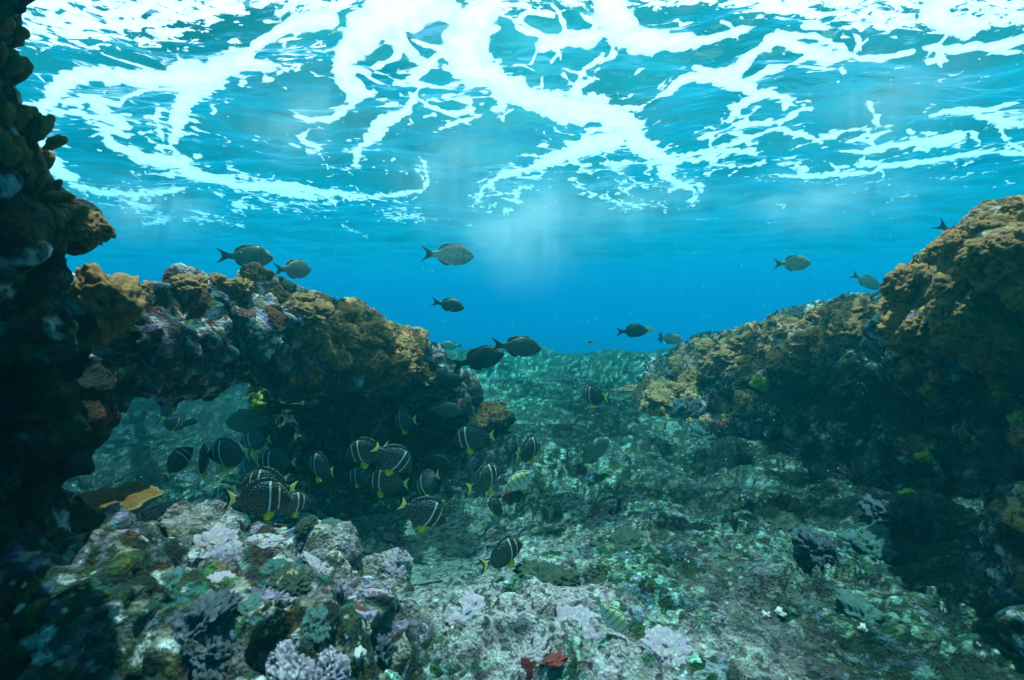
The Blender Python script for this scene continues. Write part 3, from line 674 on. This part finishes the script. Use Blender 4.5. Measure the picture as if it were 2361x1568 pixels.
if hp:
    o = obj("plate_coral", plate()); o.location = hp[0] + Vector((0, -.01, .005)); s = 112*(hp[0].y*cp - hp[0].z*sp)/F
    o.scale = (s, s*1.9, s*.8); o.rotation_euler = (R(5), R(-7), R(10)); tag(o, "flat rust brown plate coral with a pale lip at the foot of the dark wall", "coral")
# ------------------------------------------------------------------ fish
def fish_mat(name, spots=False):
    m, N, L, bs = new_mat(name)
    at = nd(N, "ShaderNodeAttribute", attribute_name="col"); tc = nd(N, "ShaderNodeTexCoord")
    mp = nd(N, "ShaderNodeMapping"); L.new(tc.outputs['Object'], mp.inputs['Vector'])
    vo = nd(N, "ShaderNodeTexVoronoi"); L.new(mp.outputs[0], vo.inputs['Vector']); vo.inputs['Scale'].default_value = 1
    if spots:
        sxyz = nd(N, "ShaderNodeSeparateXYZ"); cxyz = nd(N, "ShaderNodeCombineXYZ"); L.new(tc.outputs['Object'], sxyz.inputs[0]); L.new(sxyz.outputs[0], cxyz.inputs[0]); L.new(sxyz.outputs[2], cxyz.inputs[1])
        L.new(cxyz.outputs[0], vo.inputs['Vector']); vo.voronoi_dimensions = '2D'; vo.inputs['Scale'].default_value = 25; vo.inputs['Randomness'].default_value = .75
        sm = nd(N, "ShaderNodeAttribute", attribute_name="spot")
        mr = nd(N, "ShaderNodeMapRange"); mr.interpolation_type = 'SMOOTHSTEP'; mr.inputs[1].default_value = .33; mr.inputs[2].default_value = .15
        L.new(vo.outputs['Distance'], mr.inputs[0])
        mu = nd(N, "ShaderNodeMath", operation='MULTIPLY'); L.new(mr.outputs[0], mu.inputs[0]); L.new(sm.outputs['Fac'], mu.inputs[1])
        mx = nd(N, "ShaderNodeMix", data_type='RGBA'); mx.inputs[7].default_value = (.27, .35, .31, 1)
        L.new(mu.outputs[0], mx.inputs[0]); L.new(at.outputs['Color'], mx.inputs[6]); L.new(mx.outputs[2], bs.inputs['Base Color'])
    else:
        mp.inputs['Scale'].default_value = (40, 4, 40)
        mr = nd(N, "ShaderNodeMapRange"); mr.inputs[1].default_value = 0; mr.inputs[2].default_value = .8; mr.inputs[3].default_value = 1.35; mr.inputs[4].default_value = .6
        L.new(vo.outputs['Distance'], mr.inputs[0])
        sc = nd(N, "ShaderNodeVectorMath", operation='SCALE'); L.new(at.outputs['Color'], sc.inputs[0]); L.new(mr.outputs[0], sc.inputs['Scale']); L.new(sc.outputs[0], bs.inputs['Base Color'])
    bp = nd(N, 'ShaderNodeBump'); bp.inputs['Strength'].default_value = .25; bp.inputs['Distance'].default_value = .01; L.new(vo.outputs['Distance'], bp.inputs['Height']); L.new(bp.outputs[0], bs.inputs['Normal'])
    bs.inputs['Roughness'].default_value = .4; bs.inputs['Specular IOR Level'].default_value = .5
    return m
FSPOT = fish_mat("spotted_skin", True); FSKIN = fish_mat("fish_skin")
def fin_mat(name, col, col2, thr=.25):
    """fin membrane: fine rays running from root to edge, light passing through"""
    m, N, L, bs = new_mat(name)
    at = nd(N, "ShaderNodeAttribute", attribute_name="col"); L.new(at.outputs['Color'], bs.inputs['Base Color'])
    bs.inputs['Roughness'].default_value = .5; out = N["Material Output"]
    tl = nd(N, "ShaderNodeBsdfTranslucent"); L.new(at.outputs['Color'], tl.inputs[0])
    mx = nd(N, "ShaderNodeMixShader"); mx.inputs[0].default_value = thr; L.new(bs.outputs[0], mx.inputs[1]); L.new(tl.outputs[0], mx.inputs[2]); L.new(mx.outputs[0], out.inputs['Surface'])
    return m
FFIN = fin_mat("fin_membrane", None, None, .5)

def curve(pts, s):
    p = np.array(pts, float); k = np.interp(s, p[:, 0], p[:, 1])
    for _ in range(3): k[1:-1] = .25*k[:-2] + .5*k[1:-1] + .25*k[2:]
    return k

def body_mesh(name, top, bot, wid, dors, anal, colour, mat, spot=None, ns=84, nr=26):
    s = np.concatenate((np.linspace(0, .12, 16)[:-1]**1.0, np.linspace(.12, 1, ns - 15)))
    T, B, W = curve(top, s), curve(bot, s), curve(wid, s); DF, AF = np.interp(s, *np.array(dors).T), np.interp(s, *np.array(anal).T)
    V = []; sv = []; zv = []
    for i in range(len(s)):
        zc, hb = (T[i] + B[i])/2, (T[i] - B[i])/2
        t = np.sin(np.linspace(-1, 1, nr//2 + 1)*math.pi/2)
        zs = zc + hb*t
        ys = W[i]*np.power(np.clip(1 - t*t, 0, 1), .62)
        # fin rows beyond the body outline
        zs = np.concatenate(([B[i] - AF[i], B[i] - AF[i]*.5], zs, [T[i] + DF[i]*.5, T[i] + DF[i]])); ys = np.concatenate(([.0005, .002], np.maximum(ys, .0035), [.002, .0005]))
        z2 = np.concatenate((zs, zs[::-1])); y2 = np.concatenate((ys, -ys[::-1]))
        for z, y in zip(z2, y2): V.append((.5 - s[i], y, z)); sv.append(s[i]); zv.append(z)
    V = np.array(V); sv = np.array(sv); zv = np.array(zv); m = len(V)//len(s)
    q = np.stack((np.repeat(np.arange(len(s) - 1), m)*m + np.tile(np.arange(m), len(s) - 1), np.repeat(np.arange(len(s) - 1), m)*m + np.tile((np.arange(m) + 1) % m, len(s) - 1)), 1)
    q = np.concatenate((q, q[:, ::-1] + m), 1)
    tops, bots = np.interp(sv, s, T), np.interp(sv, s, B)
    h = (zv - bots)/(tops - bots + 1e-6)                      # 0 belly .. 1 back, beyond: fins
    col = colour(sv, zv, h, V)
    at = {"spot": spot(sv, zv, h)} if spot else None
    # close snout and tail end
    caps = []
    for base in (0, (len(s) - 1)*m):
        for j in range(m//2 - 1): caps.append((base + j, base + j + 1, base + m - 2 - j, base + m - 1 - j) if base == 0 else (base + m - 1 - j, base + m - 2 - j, base + j + 1, base + j))
    return mesh_np(name, V, np.concatenate((q, np.array(caps))), mat, np.clip(col, .004, .9), attrs=at)

def fin_mesh(name, root, edge, thick, colour, nu=14, nv=14, bendy=0.0):
    """a thin solid fin between a root line and an outer edge, both lists of (x, z)"""
    u = np.linspace(0, 1, nu); v = np.linspace(0, 1, nv)
    rl = np.array(root, float); el = np.array(edge, float)
    rx = np.stack([np.interp(u, np.linspace(0, 1, len(rl)), rl[:, k]) for k in (0, 1)], 1)
    ex = np.stack([np.interp(u, np.linspace(0, 1, len(el)), el[:, k]) for k in (0, 1)], 1)
    U, Vv = np.meshgrid(u, v, indexing='ij')
    pt = rx[:, None, :]*(1 - Vv[..., None]) + ex[:, None, :]*Vv[..., None]
    t = thick*(1 - .85*Vv)*(.25 + .75*np.sin(np.pi*np.clip(U, .02, .98))) + .0006
    y0 = bendy*Vv**2 + .25*thick*np.sin(U*nu*1.6)*Vv
    A = np.stack((pt[..., 0], y0 + t, pt[..., 1]), -1).reshape(-1, 3); Bq = np.stack((pt[..., 0], y0 - t, pt[..., 1]), -1).reshape(-1, 3)
    g = grid_quads(nu, nv); n = nu*nv
    idx = lambda i, j: i*nv + j
    rim = [idx(i, 0) for i in range(nu)] + [idx(nu - 1, j) for j in range(1, nv)] + [idx(i, nv - 1) for i in range(nu - 2, -1, -1)] + [idx(0, j) for j in range(nv - 2, 0, -1)]
    side = [(rim[k], rim[(k + 1) % len(rim)], rim[(k + 1) % len(rim)] + n, rim[k] + n) for k in range(len(rim))]
    col = colour(U.ravel(), Vv.ravel()); ray = 1 + .18*np.sin(U.ravel()*60)
    col = np.concatenate((col, col))*np.concatenate((ray, ray))[:, None]
    return mesh_np(name, np.concatenate((A, Bq)), np.concatenate((g[:, ::-1], g + n, np.array(side))), FFIN, np.clip(col, .004, .95))

def eye_mesh(name, ring, r):
    co, tri = ICO[3]
    col = np.where((co[:, 1] > .72)[:, None], (.004, .004, .004), ring)
    m = mesh_np(name, co*(r, r*.55, r), np.zeros((0, 4), int), EYE, col, tris=tri); return m
EYE = fish_mat("eye"); EYE.node_tree.nodes["Principled BSDF"].inputs['Roughness'].default_value = .12

def c_(*a): return np.array(a, float)
def const(c): return lambda u, v: np.ones((len(u), 1))*np.array(c)

# --- spotted surgeonfish
def spot_col(s, z, h, V):
    base = np.ones((len(s), 1))*c_(.020, .028, .020)
    base = mix3(base, (.04, .04, .015), sstep(.42, .3, s))                        # olive brown head
    for s0, wd, lo, hi in ((.215, .013, .12, .86), (.375, .022, .02, .93)):
        k = s0 + .035*(.5 - h)**2*4 - .02*(h - .5)
        bar = sstep(wd, wd*.55, np.abs(s - k))*sstep(lo - .06, lo + .03, h)*sstep(hi + .08, hi - .02, h)
        base = mix3(base, (.95, .98, .93), bar)
    base = mix3(base, (.16, .15, .05), .6*sstep(.06, .0, s))
    return base
def spot_mask(s, z, h): return sstep(.415, .45, s)*sstep(1.0, .955, s)*.95
SG_TOP = [(0, .0), (.03, .05), (.08, .13), (.15, .225), (.24, .305), (.38, .345), (.55, .325), (.7, .25), (.82, .15), (.91, .07), (1, .05)]
SG_BOT = [(0, -.05), (.03, -.085), (.08, -.13), (.15, -.185), (.24, -.235), (.4, -.27), (.55, -.26), (.7, -.205), (.82, -.125), (.91, -.06), (1, -.045)]
SG_W = [(0, .016), (.05, .04), (.15, .066), (.3, .085), (.5, .075), (.7, .05), (.85, .028), (1, .014)]
SG_D = [(0, 0), (.24, .0), (.3, .035), (.5, .065), (.72, .10), (.86, .10), (.93, .03), (.95, 0), (1, 0)]
SG_A = [(0, 0), (.42, .0), (.47, .03), (.6, .06), (.76, .095), (.86, .10), (.93, .03), (.95, 0), (1, 0)]
# --- sea chub
def chub_col(back, side, belly):
    def f(s, z, h, V):
        c = mix3(np.ones((len(s), 1))*c_(*belly), side, sstep(.0, .35, h)); c = mix3(c, back, sstep(.45, .95, h))
        c = c*(1 + .12*np.sin(h*46))[:, None]
        fin = (h > 1.02) | (h < -.03); c = np.where(fin[:, None], np.array(back)*.6, c)
        gill = sstep(.012, .004, np.abs(s - .235 - .05*(.5 - np.abs(h - .55))*0 + .06*(h - .55)**2*4))*sstep(.15, .3, h)*sstep(.95, .8, h); c = mix3(c, np.array(back)*.35, .8*gill)
        mo = sstep(.008, .003, np.abs(z + .008 - .05*s))*sstep(.06, .045, s); c = mix3(c, (.01, .012, .01), .8*mo)
        return c
    return f
CH_TOP = [(0, .012), (.03, .045), (.08, .092), (.15, .142), (.25, .190), (.38, .215), (.52, .205), (.66, .165), (.8, .10), (.9, .062), (1, .058)]
CH_BOT = [(0, -.03), (.03, -.062), (.08, -.098), (.15, -.14), (.27, -.185), (.45, -.2), (.6, -.175), (.74, -.115), (.86, -.062), (1, -.052)]
CH_W = [(0, .018), (.05, .045), (.15, .075), (.3, .095), (.5, .088), (.7, .058), (.86, .03), (1, .018)]
CH_D = [(0, 0), (.27, 0), (.32, .022), (.55, .024), (.60, .045), (.68, .075), (.80, .082), (.845, .055), (.86, 0), (1, 0)]
CH_A = [(0, 0), (.56, 0), (.60, .05), (.68, .075), (.80, .07), (.835, .045), (.85, 0), (1, 0)]
CH_TOP = [(a, b*1.2) for a, b in CH_TOP]; CH_BOT = [(a, b*1.2) for a, b in CH_BOT]
# --- convict surgeonfish
def convict_col(s, z, h, V):
    c = mix3(np.ones((len(s), 1))*c_(.88, .92, .84), (.86, .86, .42), sstep(.15, .5, h))
    for s0, lo, hi in ((.13, .25, 1.1), (.30, .18, .97), (.46, .15, .97), (.62, .18, .97), (.77, .2, .97), (.93, .55, 1.2)):
        c = mix3(c, (.012, .018, .015), sstep(.015, .008, np.abs(s - s0 - .02*(h - .5)))*sstep(lo - .04, lo + .04, h)*sstep(hi + .03, hi - .03, h))
    return c
CV_TOP = [(0, .0), (.03, .045), (.08, .115), (.16, .19), (.28, .245), (.45, .26), (.62, .225), (.78, .14), (.9, .06), (1, .042)]
CV_BOT = [(0, -.045), (.03, -.075), (.08, -.12), (.16, -.17), (.28, -.22), (.45, -.24), (.62, -.21), (.78, -.13), (.9, -.055), (1, -.04)]
CV_D = [(0, 0), (.22, 0), (.3, .03), (.6, .045), (.82, .06), (.92, .02), (.94, 0), (1, 0)]
CV_A = [(0, 0), (.42, 0), (.5, .03), (.8, .055), (.92, .02), (.94, 0), (1, 0)]

def tail_edge(L, Hh, notch, n=15):
    t = np.linspace(1, -1, n)
    return [(-.5 - L*(notch + (1 - notch)*abs(k)**1.5), Hh*k) for k in t]
def kind_spotted():
    def tailc(u, v):
        c = np.ones((len(u), 1))*c_(.92, .94, .30); c = mix3(c, (.93, .95, .66), sstep(.5, .1, v)); return mix3(c, (.012, .014, .012), sstep(.60, .68, v - .10*np.cos((u - .5)*3.1)))
    K = dict(name="spotted_surgeonfish", cat="fish",
      body=body_mesh("spotted_surgeonfish", SG_TOP, SG_BOT, SG_W, SG_D, SG_A, spot_col, FSPOT, spot_mask),
      parts=[("tail_fin", fin_mesh("tail_fin", [(-.48, .045), (-.48, -.04)], tail_edge(.235, .235, .52), .010, tailc, 19, 18), (0, 0, 0), None)])
    pel = fin_mesh("pelvic_fin", [(.16, -.225), (.06, -.245)], [(.17, -.31), (.11, -.41), (.01, -.40), (-.01, -.31)], .008, const((.95, .86, .005)), 12, 12)
    K['parts'] += [("pelvic_fin", pel, (0, .014, 0), (12, 0, 0)), ("pelvic_fin", pel, (0, -.014, 0), (-12, 0, 0))]
    pec = fin_mesh("pectoral_fin", [(.19, -.03), (.20, -.09)], [(.06, .04), (.01, -.06), (.05, -.15), (.12, -.15)], .005, const((.12, .15, .13)), 12, 12)
    K['parts'] += [("pectoral_fin", pec, (0, .082, 0), (0, 0, 18)), ("pectoral_fin", pec, (0, -.082, 0), (0, 0, -18))]
    ey = eye_mesh("eye", (.10, .10, .06), .026); ey2 = eye_mesh("eye", (.10, .10, .06), .026)
    K['parts'] += [("eye", ey, (.365, .050, .115), None), ("eye", ey, (.365, -.050, .115), (0, 0, 180))]
    return K
def kind_chub(name, back, side, belly, fin, ring=(.35, .36, .28)):
    K = dict(name=name, cat="fish", body=body_mesh(name, CH_TOP, CH_BOT, CH_W, CH_D, CH_A, chub_col(back, side, belly), FSKIN), parts=[])
    tl = fin_mesh("tail_fin", [(-.47, .05), (-.47, -.045)], tail_edge(.29, .20, .42), .013, const(fin), 21, 14)
    pl = fin_mesh("pelvic_fin", [(.15, -.17), (.09, -.18)], [(.12, -.23), (.06, -.245), (.01, -.225)], .008, const(fin), 10, 10)
    pc = fin_mesh("pectoral_fin", [(.215, -.035), (.225, -.075)], [(.11, .0), (.07, -.05), (.09, -.10), (.15, -.11)], .005, const([min(.9, k*1.5) for k in side]), 10, 10)
    ey = eye_mesh("eye", ring, .024)
    K['parts'] = [("tail_fin", tl, (0, 0, 0), None), ("pelvic_fin", pl, (0, .02, 0), (14, 0, 0)), ("pelvic_fin", pl, (0, -.02, 0), (-14, 0, 0)),
                  ("pectoral_fin", pc, (0, .09, 0), (0, 0, 16)), ("pectoral_fin", pc, (0, -.09, 0), (0, 0, -16)), ("eye", ey, (.415, .050, .045), None), ("eye", ey, (.415, -.050, .045), (0, 0, 180))]
    return K
def kind_convict():
    K = dict(name="convict_surgeonfish", cat="fish", body=body_mesh("convict_surgeonfish", CV_TOP, CV_BOT, SG_W, CV_D, CV_A, convict_col, FSKIN), parts=[])
    tl = fin_mesh("tail_fin", [(-.48, .038), (-.48, -.036)], tail_edge(.20, .15, .6), .010, const((.40, .58, .50)), 17, 12)
    pl = fin_mesh("pelvic_fin", [(.14, -.20), (.07, -.215)], [(.12, -.27), (.04, -.31), (.0, -.27)], .007, const((.82, .84, .80)), 10, 10)
    pc = fin_mesh("pectoral_fin", [(.20, -.03), (.21, -.08)], [(.08, .03), (.03, -.05), (.06, -.12), (.14, -.13)], .005, const((.6, .66, .6)), 10, 10)
    ey = eye_mesh("eye", (.5, .52, .35), .022)
    K['parts'] = [("tail_fin", tl, (0, 0, 0), None), ("pelvic_fin", pl, (0, .014, 0), (12, 0, 0)), ("pelvic_fin", pl, (0, -.014, 0), (-12, 0, 0)),
                  ("pectoral_fin", pc, (0, .08, 0), (0, 0, 24)), ("pectoral_fin", pc, (0, -.08, 0), (0, 0, -24)), ("eye", ey, (.37, .048, .085), None), ("eye", ey, (.37, -.048, .085), (0, 0, 180))]
    return K

SPOT = kind_spotted(); CONV = kind_convict()
OLIVE = kind_chub("sea_chub", (.075, .095, .05), (.12, .14, .085), (.20, .22, .16), (.07, .085, .055))
DARK = kind_chub("sea_chub", (.016, .020, .018), (.022, .026, .022), (.034, .036, .030), (.016, .020, .018))
SILV = kind_chub("sea_chub", (.36, .40, .28), (.64, .70, .56), (.78, .80, .74), (.16, .19, .13))
PALEC = kind_chub("sea_chub", (.20, .25, .15), (.32, .36, .24), (.40, .42, .34), (.16, .20, .12))
ORNG = kind_chub("tiny_fish", (.6, .22, .03), (.7, .3, .05), (.75, .45, .1), (.7, .35, .08))

def swim(K, px, py, d, SL, yaw, pitch, label, group=None, roll=0, wag=0, small=False):
    o = obj(K['name'], K['body']); tag(o, label, K['cat'], group)
    o.matrix_world = Matrix.Translation(P(px, py, d)) @ Matrix.Rotation(R(yaw), 4, 'Z') @ Matrix.Rotation(R(-pitch), 4, 'Y') @ Matrix.Rotation(R(roll), 4, 'X') @ Matrix.Scale(SL, 4)
    for nm, me, loc, rot in K['parts']:
        if small and nm != 'tail_fin': continue
        c = obj(nm, me, o); c.location = loc
        if nm == 'tail_fin' and wag:
            c.matrix_local = Matrix.Translation((-.47, 0, 0)) @ Matrix.Rotation(R(wag), 4, 'Z') @ Matrix.Translation((.47, 0, 0))
        elif nm in ('pelvic_fin', 'pectoral_fin') and rot:
            # turn about the fin's own root
            a = Vector((.11, 0, -.235)) if nm == 'pelvic_fin' else Vector((.2, 0, -.06))
            c.matrix_local = Matrix.Translation(Vector(loc) + a) @ Matrix.Rotation(R(rot[2]), 4, 'Z') @ Matrix.Rotation(R(rot[0]), 4, 'X') @ Matrix.Translation(-a)
        elif rot: c.rotation_euler = [R(k) for k in rot]
    return o

GC, GS = "sea chubs over the reef", "spotted surgeonfish shoal under the overhang"
for a in (
 (OLIVE, 578, 592, 2.66, .228, 4, -2, "large olive chub above the round coral knob of the arch ridge", GC, 0, 6),
 (OLIVE, 684, 621, 2.95, .215, 66, 3, "olive chub turning away so that its body looks short, forked tail towards the arch", GC, 0, 0),
 (SILV, 1044, 588, 2.75, .228, -4, -3, "bright silver chub swimming alone highest over open water", GC, 0, 4),
 (DARK, 1040, 704, 3.75, .195, 2, -11, "dark chub in blue water midway between silver chub and reef", GC, 0, 5),
 (PALEC, 1036, 797, 5.2, .185, 178, 2, "faint small chub facing the mound, hazy beyond the black chub", GC),
 (DARK, 1113, 826, 2.72, .232, 3, 14, "large black chub nose up, partly covered by an olive chub", GC, 0, 8),
 (OLIVE, 1201, 800, 2.5, .198, -6, -4, "olive chub with pale ringed eye crossing over the black chub", GC, 0, -4),
 (DARK, 1464, 763, 3.95, .20, 5, 3, "dark chub above the far ridge with a striped fish behind its snout", GC, 0, -4),
 (PALEC, 1550, 782, 4.7, .20, 2, -8, "hazy olive chub low by the ridge, next to the fish turned tail on", GC),
 (DARK, 1524, 779, 4.5, .19, 76, 0, "narrow dark fish seen tail on between two chubs near the ridge", GC),
 (PALEC, 1834, 607, 3.65, .215, 0, 2, "pale olive chub alone in blue water above the long bank", GC, 0, 4),
 (PALEC, 2002, 651, 4.4, .20, -25, -30, "faint chub nosing down behind the steep shoulder", GC),
 (OLIVE, 2215, 548, 3.0, .20, -30, -38, "chub hidden behind the shoulder, only its tail tips showing", GC),
 (DARK, 1034, 880, 2.5, .150, 5, 9, "dusky chub against the tip of the overhanging mound", GC),
 (OLIVE, 1030, 946, 2.35, .145, 3, -2, "dim grey chub in the shade above the spotted shoal", GC),
 (OLIVE, 570, 973, 2.2, .205, 172, -2, "dusky chub facing the dark wall behind the spotted fish", GC),
 (DARK, 1005, 1066, 2.3, .145, 0, -6, "dark chub deep in the hollow behind two spotted fish", GC),
 (PALEC, 1028, 833, 4.2, .155, 185, -4, "bluish dim fish just above the mound tip behind the black tail", GC),
 (PALEC, 1372, 1040, 2.5, .19, 20, 38, "dark fish rising steeply over the shaded seabed edge", GC),
): swim(*a)
for a in (
 (SPOT, 932, 970, 2.2, .150, 133, -12, "highest spotted fish of the shoal, alone against the black hollow", GS, 0, 10),
 (SPOT, 1086, 1011, 2.0, .150, 178, -9, "large spotted fish showing two pale bars and its whole flank by the hollow edge", GS, 0, -10),
 (SPOT, 841, 1043, 1.9, .150, 176, -12, "spotted fish with two bars at the upper side of the trio in the hollow", GS, 0, 8),
 (SPOT, 910, 1060, 1.82, .145, 18, -38, "spotted fish diving head down across the fish below it", GS, 0, 12),
 (SPOT, 886, 1112, 1.98, .150, 180, 4, "spotted fish partly hidden below the diving one, bright bar and yellow fin", GS, 0, 0),
 (SPOT, 738, 1077, 1.82, .145, 142, 0, "spotted fish set apart between the two clusters of the shoal", GS, 0, -14),
 (SPOT, 983, 1116, 1.93, .140, 145, -36, "round looking spotted fish turned away with its tail raised", GS, 20, -10),
 (SPOT, 982, 1184, 1.62, .145, 14, -28, "brightly spotted fish with a broad white bar nosing down to the sand", GS, 0, 10),
 (SPOT, 1121, 1104, 1.82, .150, 50, 8, "dark spotted fish heading away beside the yellow striped fish", GS, 0, -12),
 (SPOT, 1222, 1037, 2.1, .150, 52, 4, "spotted fish over the pale slope above the yellow striped fish", GS, 0, -10),
 (SPOT, 1368, 914, 2.5, .145, 128, -4, "lone spotted fish far from the shoal on the open slope", GS, 0, 14),
 (SPOT, 1143, 1170, 1.95, .105, 125, -6, "smallest spotted fish low beside a red sponge", GS, 0, -14),
 (SPOT, 1166, 1275, 1.52, .128, 36, 12, "lowest spotted fish just over the pale pink floor", GS, 0, -12),
 (SPOT, 610, 1149, 1.27, .134, 8, -3, "big spotted fish closest to the boulder with black and white tail", GS, 0, 6),
 (SPOT, 612, 1120, 1.5, .145, 180, 6, "spotted fish mostly covered by the big one at the boulder", GS, 0, 8),
 (SPOT, 522, 1047, 1.75, .148, 168, -4, "spotted fish with two bars and a large yellow fin near the arch opening", GS, 0, 0),
 (SPOT, 585, 1016, 2.2, .140, 165, -8, "spotted fish behind the others of the arch cluster with a yellow crescent tail", GS, 0, 8),
 (SPOT, 469, 1062, 1.75, .140, 108, -4, "thin looking spotted fish turned away at the outer end of the shoal", GS, 0, 0),
 (SPOT, 573, 1079, 1.9, .115, 150, -24, "dark spotted fish squeezed among the arch cluster", GS, 0, 0),
 (SPOT, 632, 1066, 1.98, .140, 176, 0, "dim spotted fish with two bars above the big boulder fish", GS, 0, 10),
 (SPOT, 676, 1162, 1.48, .100, 40, -6, "little spotted fish peeking past the nose of the big boulder fish", GS, 0, 0),
 (SPOT, 828, 1100, 2.3, .125, 178, 0, "faint spotted fish in the hollow behind the partly hidden one", GS, 0, 0),
 (SPOT, 1130, 1060, 2.15, .110, 70, 0, "small spotted fish tucked behind the dark one heading away", GS, 0, 0),
 (SPOT, 400, 977, 2.6, .120, 70, -30, "dark little fish with yellow tail in the arch opening", GS, 0, 0),
 (SPOT, 390, 944, 2.7, .100, 60, 30, "fish half hidden by the arch underside, yellow fin showing", GS, 0, 0),
 (SPOT, 416, 1060, 1.9, .115, 60, 40, "black silhouetted fish tilted upright below the arch opening", GS, 0, 0),
 (DARK, 436, 973, 3.1, .11, 60, 0, "dim blue grey fish deepest inside the arch opening", None),
 (CONV, 1199, 1108, 1.72, .108, 186, -34, "pale yellow fish with thin black bars beside the spotted shoal", None, 0, 6),
 (CONV, 1414, 1426, 1.2, .090, -6, -46, "pale yellow black barred fish nosing down on the open floor", None, 0, -6),
 (CONV, 1492, 760, 4.15, .105, 4, 0, "small barred fish showing only its head behind a dark chub", None),
): swim(*a)
swim(ORNG, 1360, 789, 3.2, .032, 190, 10, "tiny orange fish in blue water above the far ridge", None, 0, 0, True)

# ------------------------------------------------------------------ drifting specks in the water, and bubble clouds under the foam
def specks():
    r = np.random.default_rng(5); co, tri = ICO[1]; V = []; T = []; k = 0
    for i in range(620):
        d = r.uniform(1.9, 5.5); c = np.array(P(r.uniform(250, 2300), r.uniform(500, 1250), d)[:]); s = r.uniform(.0008, .0019)*d**.6
        V.append(co*s*r.uniform(.7, 1.3, 3) + c); T.append(tri + k); k += len(co)
    me = mesh_np("drifting_specks", np.concatenate(V), np.zeros((0, 4), int), flat_mat("specks", (.7, .75, .6), .8), tris=np.concatenate(T))
    tag(obj("drifting_specks", me), kind='stuff')
specks()
bub = bpy.data.materials.new("bubbles"); bub.use_nodes = True; bub.node_tree.nodes.clear()
_N = bub.node_tree.nodes; _L = bub.node_tree.links
_o = _N.new("ShaderNodeOutputMaterial"); _v = _N.new("ShaderNodeVolumeScatter")
_v.inputs['Color'].default_value = (.95, .98, 1, 1); _v.inputs['Anisotropy'].default_value = .15; _L.new(_v.outputs[0], _o.inputs['Volume'])
_tc = _N.new("ShaderNodeTexCoord"); _gr = nd(_N, "ShaderNodeTexGradient", gradient_type='QUADRATIC_SPHERE'); _L.new(_tc.outputs['Object'], _gr.inputs[0])
_ns = _N.new("ShaderNodeTexNoise"); _ns.inputs['Scale'].default_value = 2.6; _ns.inputs['Detail'].default_value = 3; _L.new(_tc.outputs['Object'], _ns.inputs['Vector'])
_mr = _N.new("ShaderNodeMapRange"); _mr.inputs[1].default_value = .38; _mr.inputs[2].default_value = .72; _mr.inputs[4].default_value = 2.2; _L.new(_ns.outputs['Fac'], _mr.inputs[0])
_mu = nd(_N, "ShaderNodeMath", operation='MULTIPLY'); _L.new(_gr.outputs['Fac'], _mu.inputs[0]); _L.new(_mr.outputs[0], _mu.inputs[1]); _L.new(_mu.outputs[0], _v.inputs['Density'])
def bubbles(px, py, d, rx, ry, rz):
    co, tri = ICO[2]; k = d/F
    o = obj("bubble_cloud", mesh_np("bubble_cloud", co*1.06, np.zeros((0, 4), int), bub, tris=tri))
    c = P(px, py, d); o.location = (c.x, c.y, min(c.z, H + .12 - ry*k)); o.scale = (rx*k, rz, ry*k); tag(o, kind='stuff')
for a in ((1040, 330, 3.0, 250, 220, .6), (1230, 430, 4.0, 260, 220, .8), (1200, 520, 5.0, 260, 130, .9), (2080, 130, 2.4, 260, 190, .5), (1900, 460, 4.4, 330, 110, .9), (1480, 470, 4.6, 240, 110, .8), (330, 480, 4.0, 220, 110, .8), (700, 250, 2.8, 260, 150, .5)): bubbles(*a)
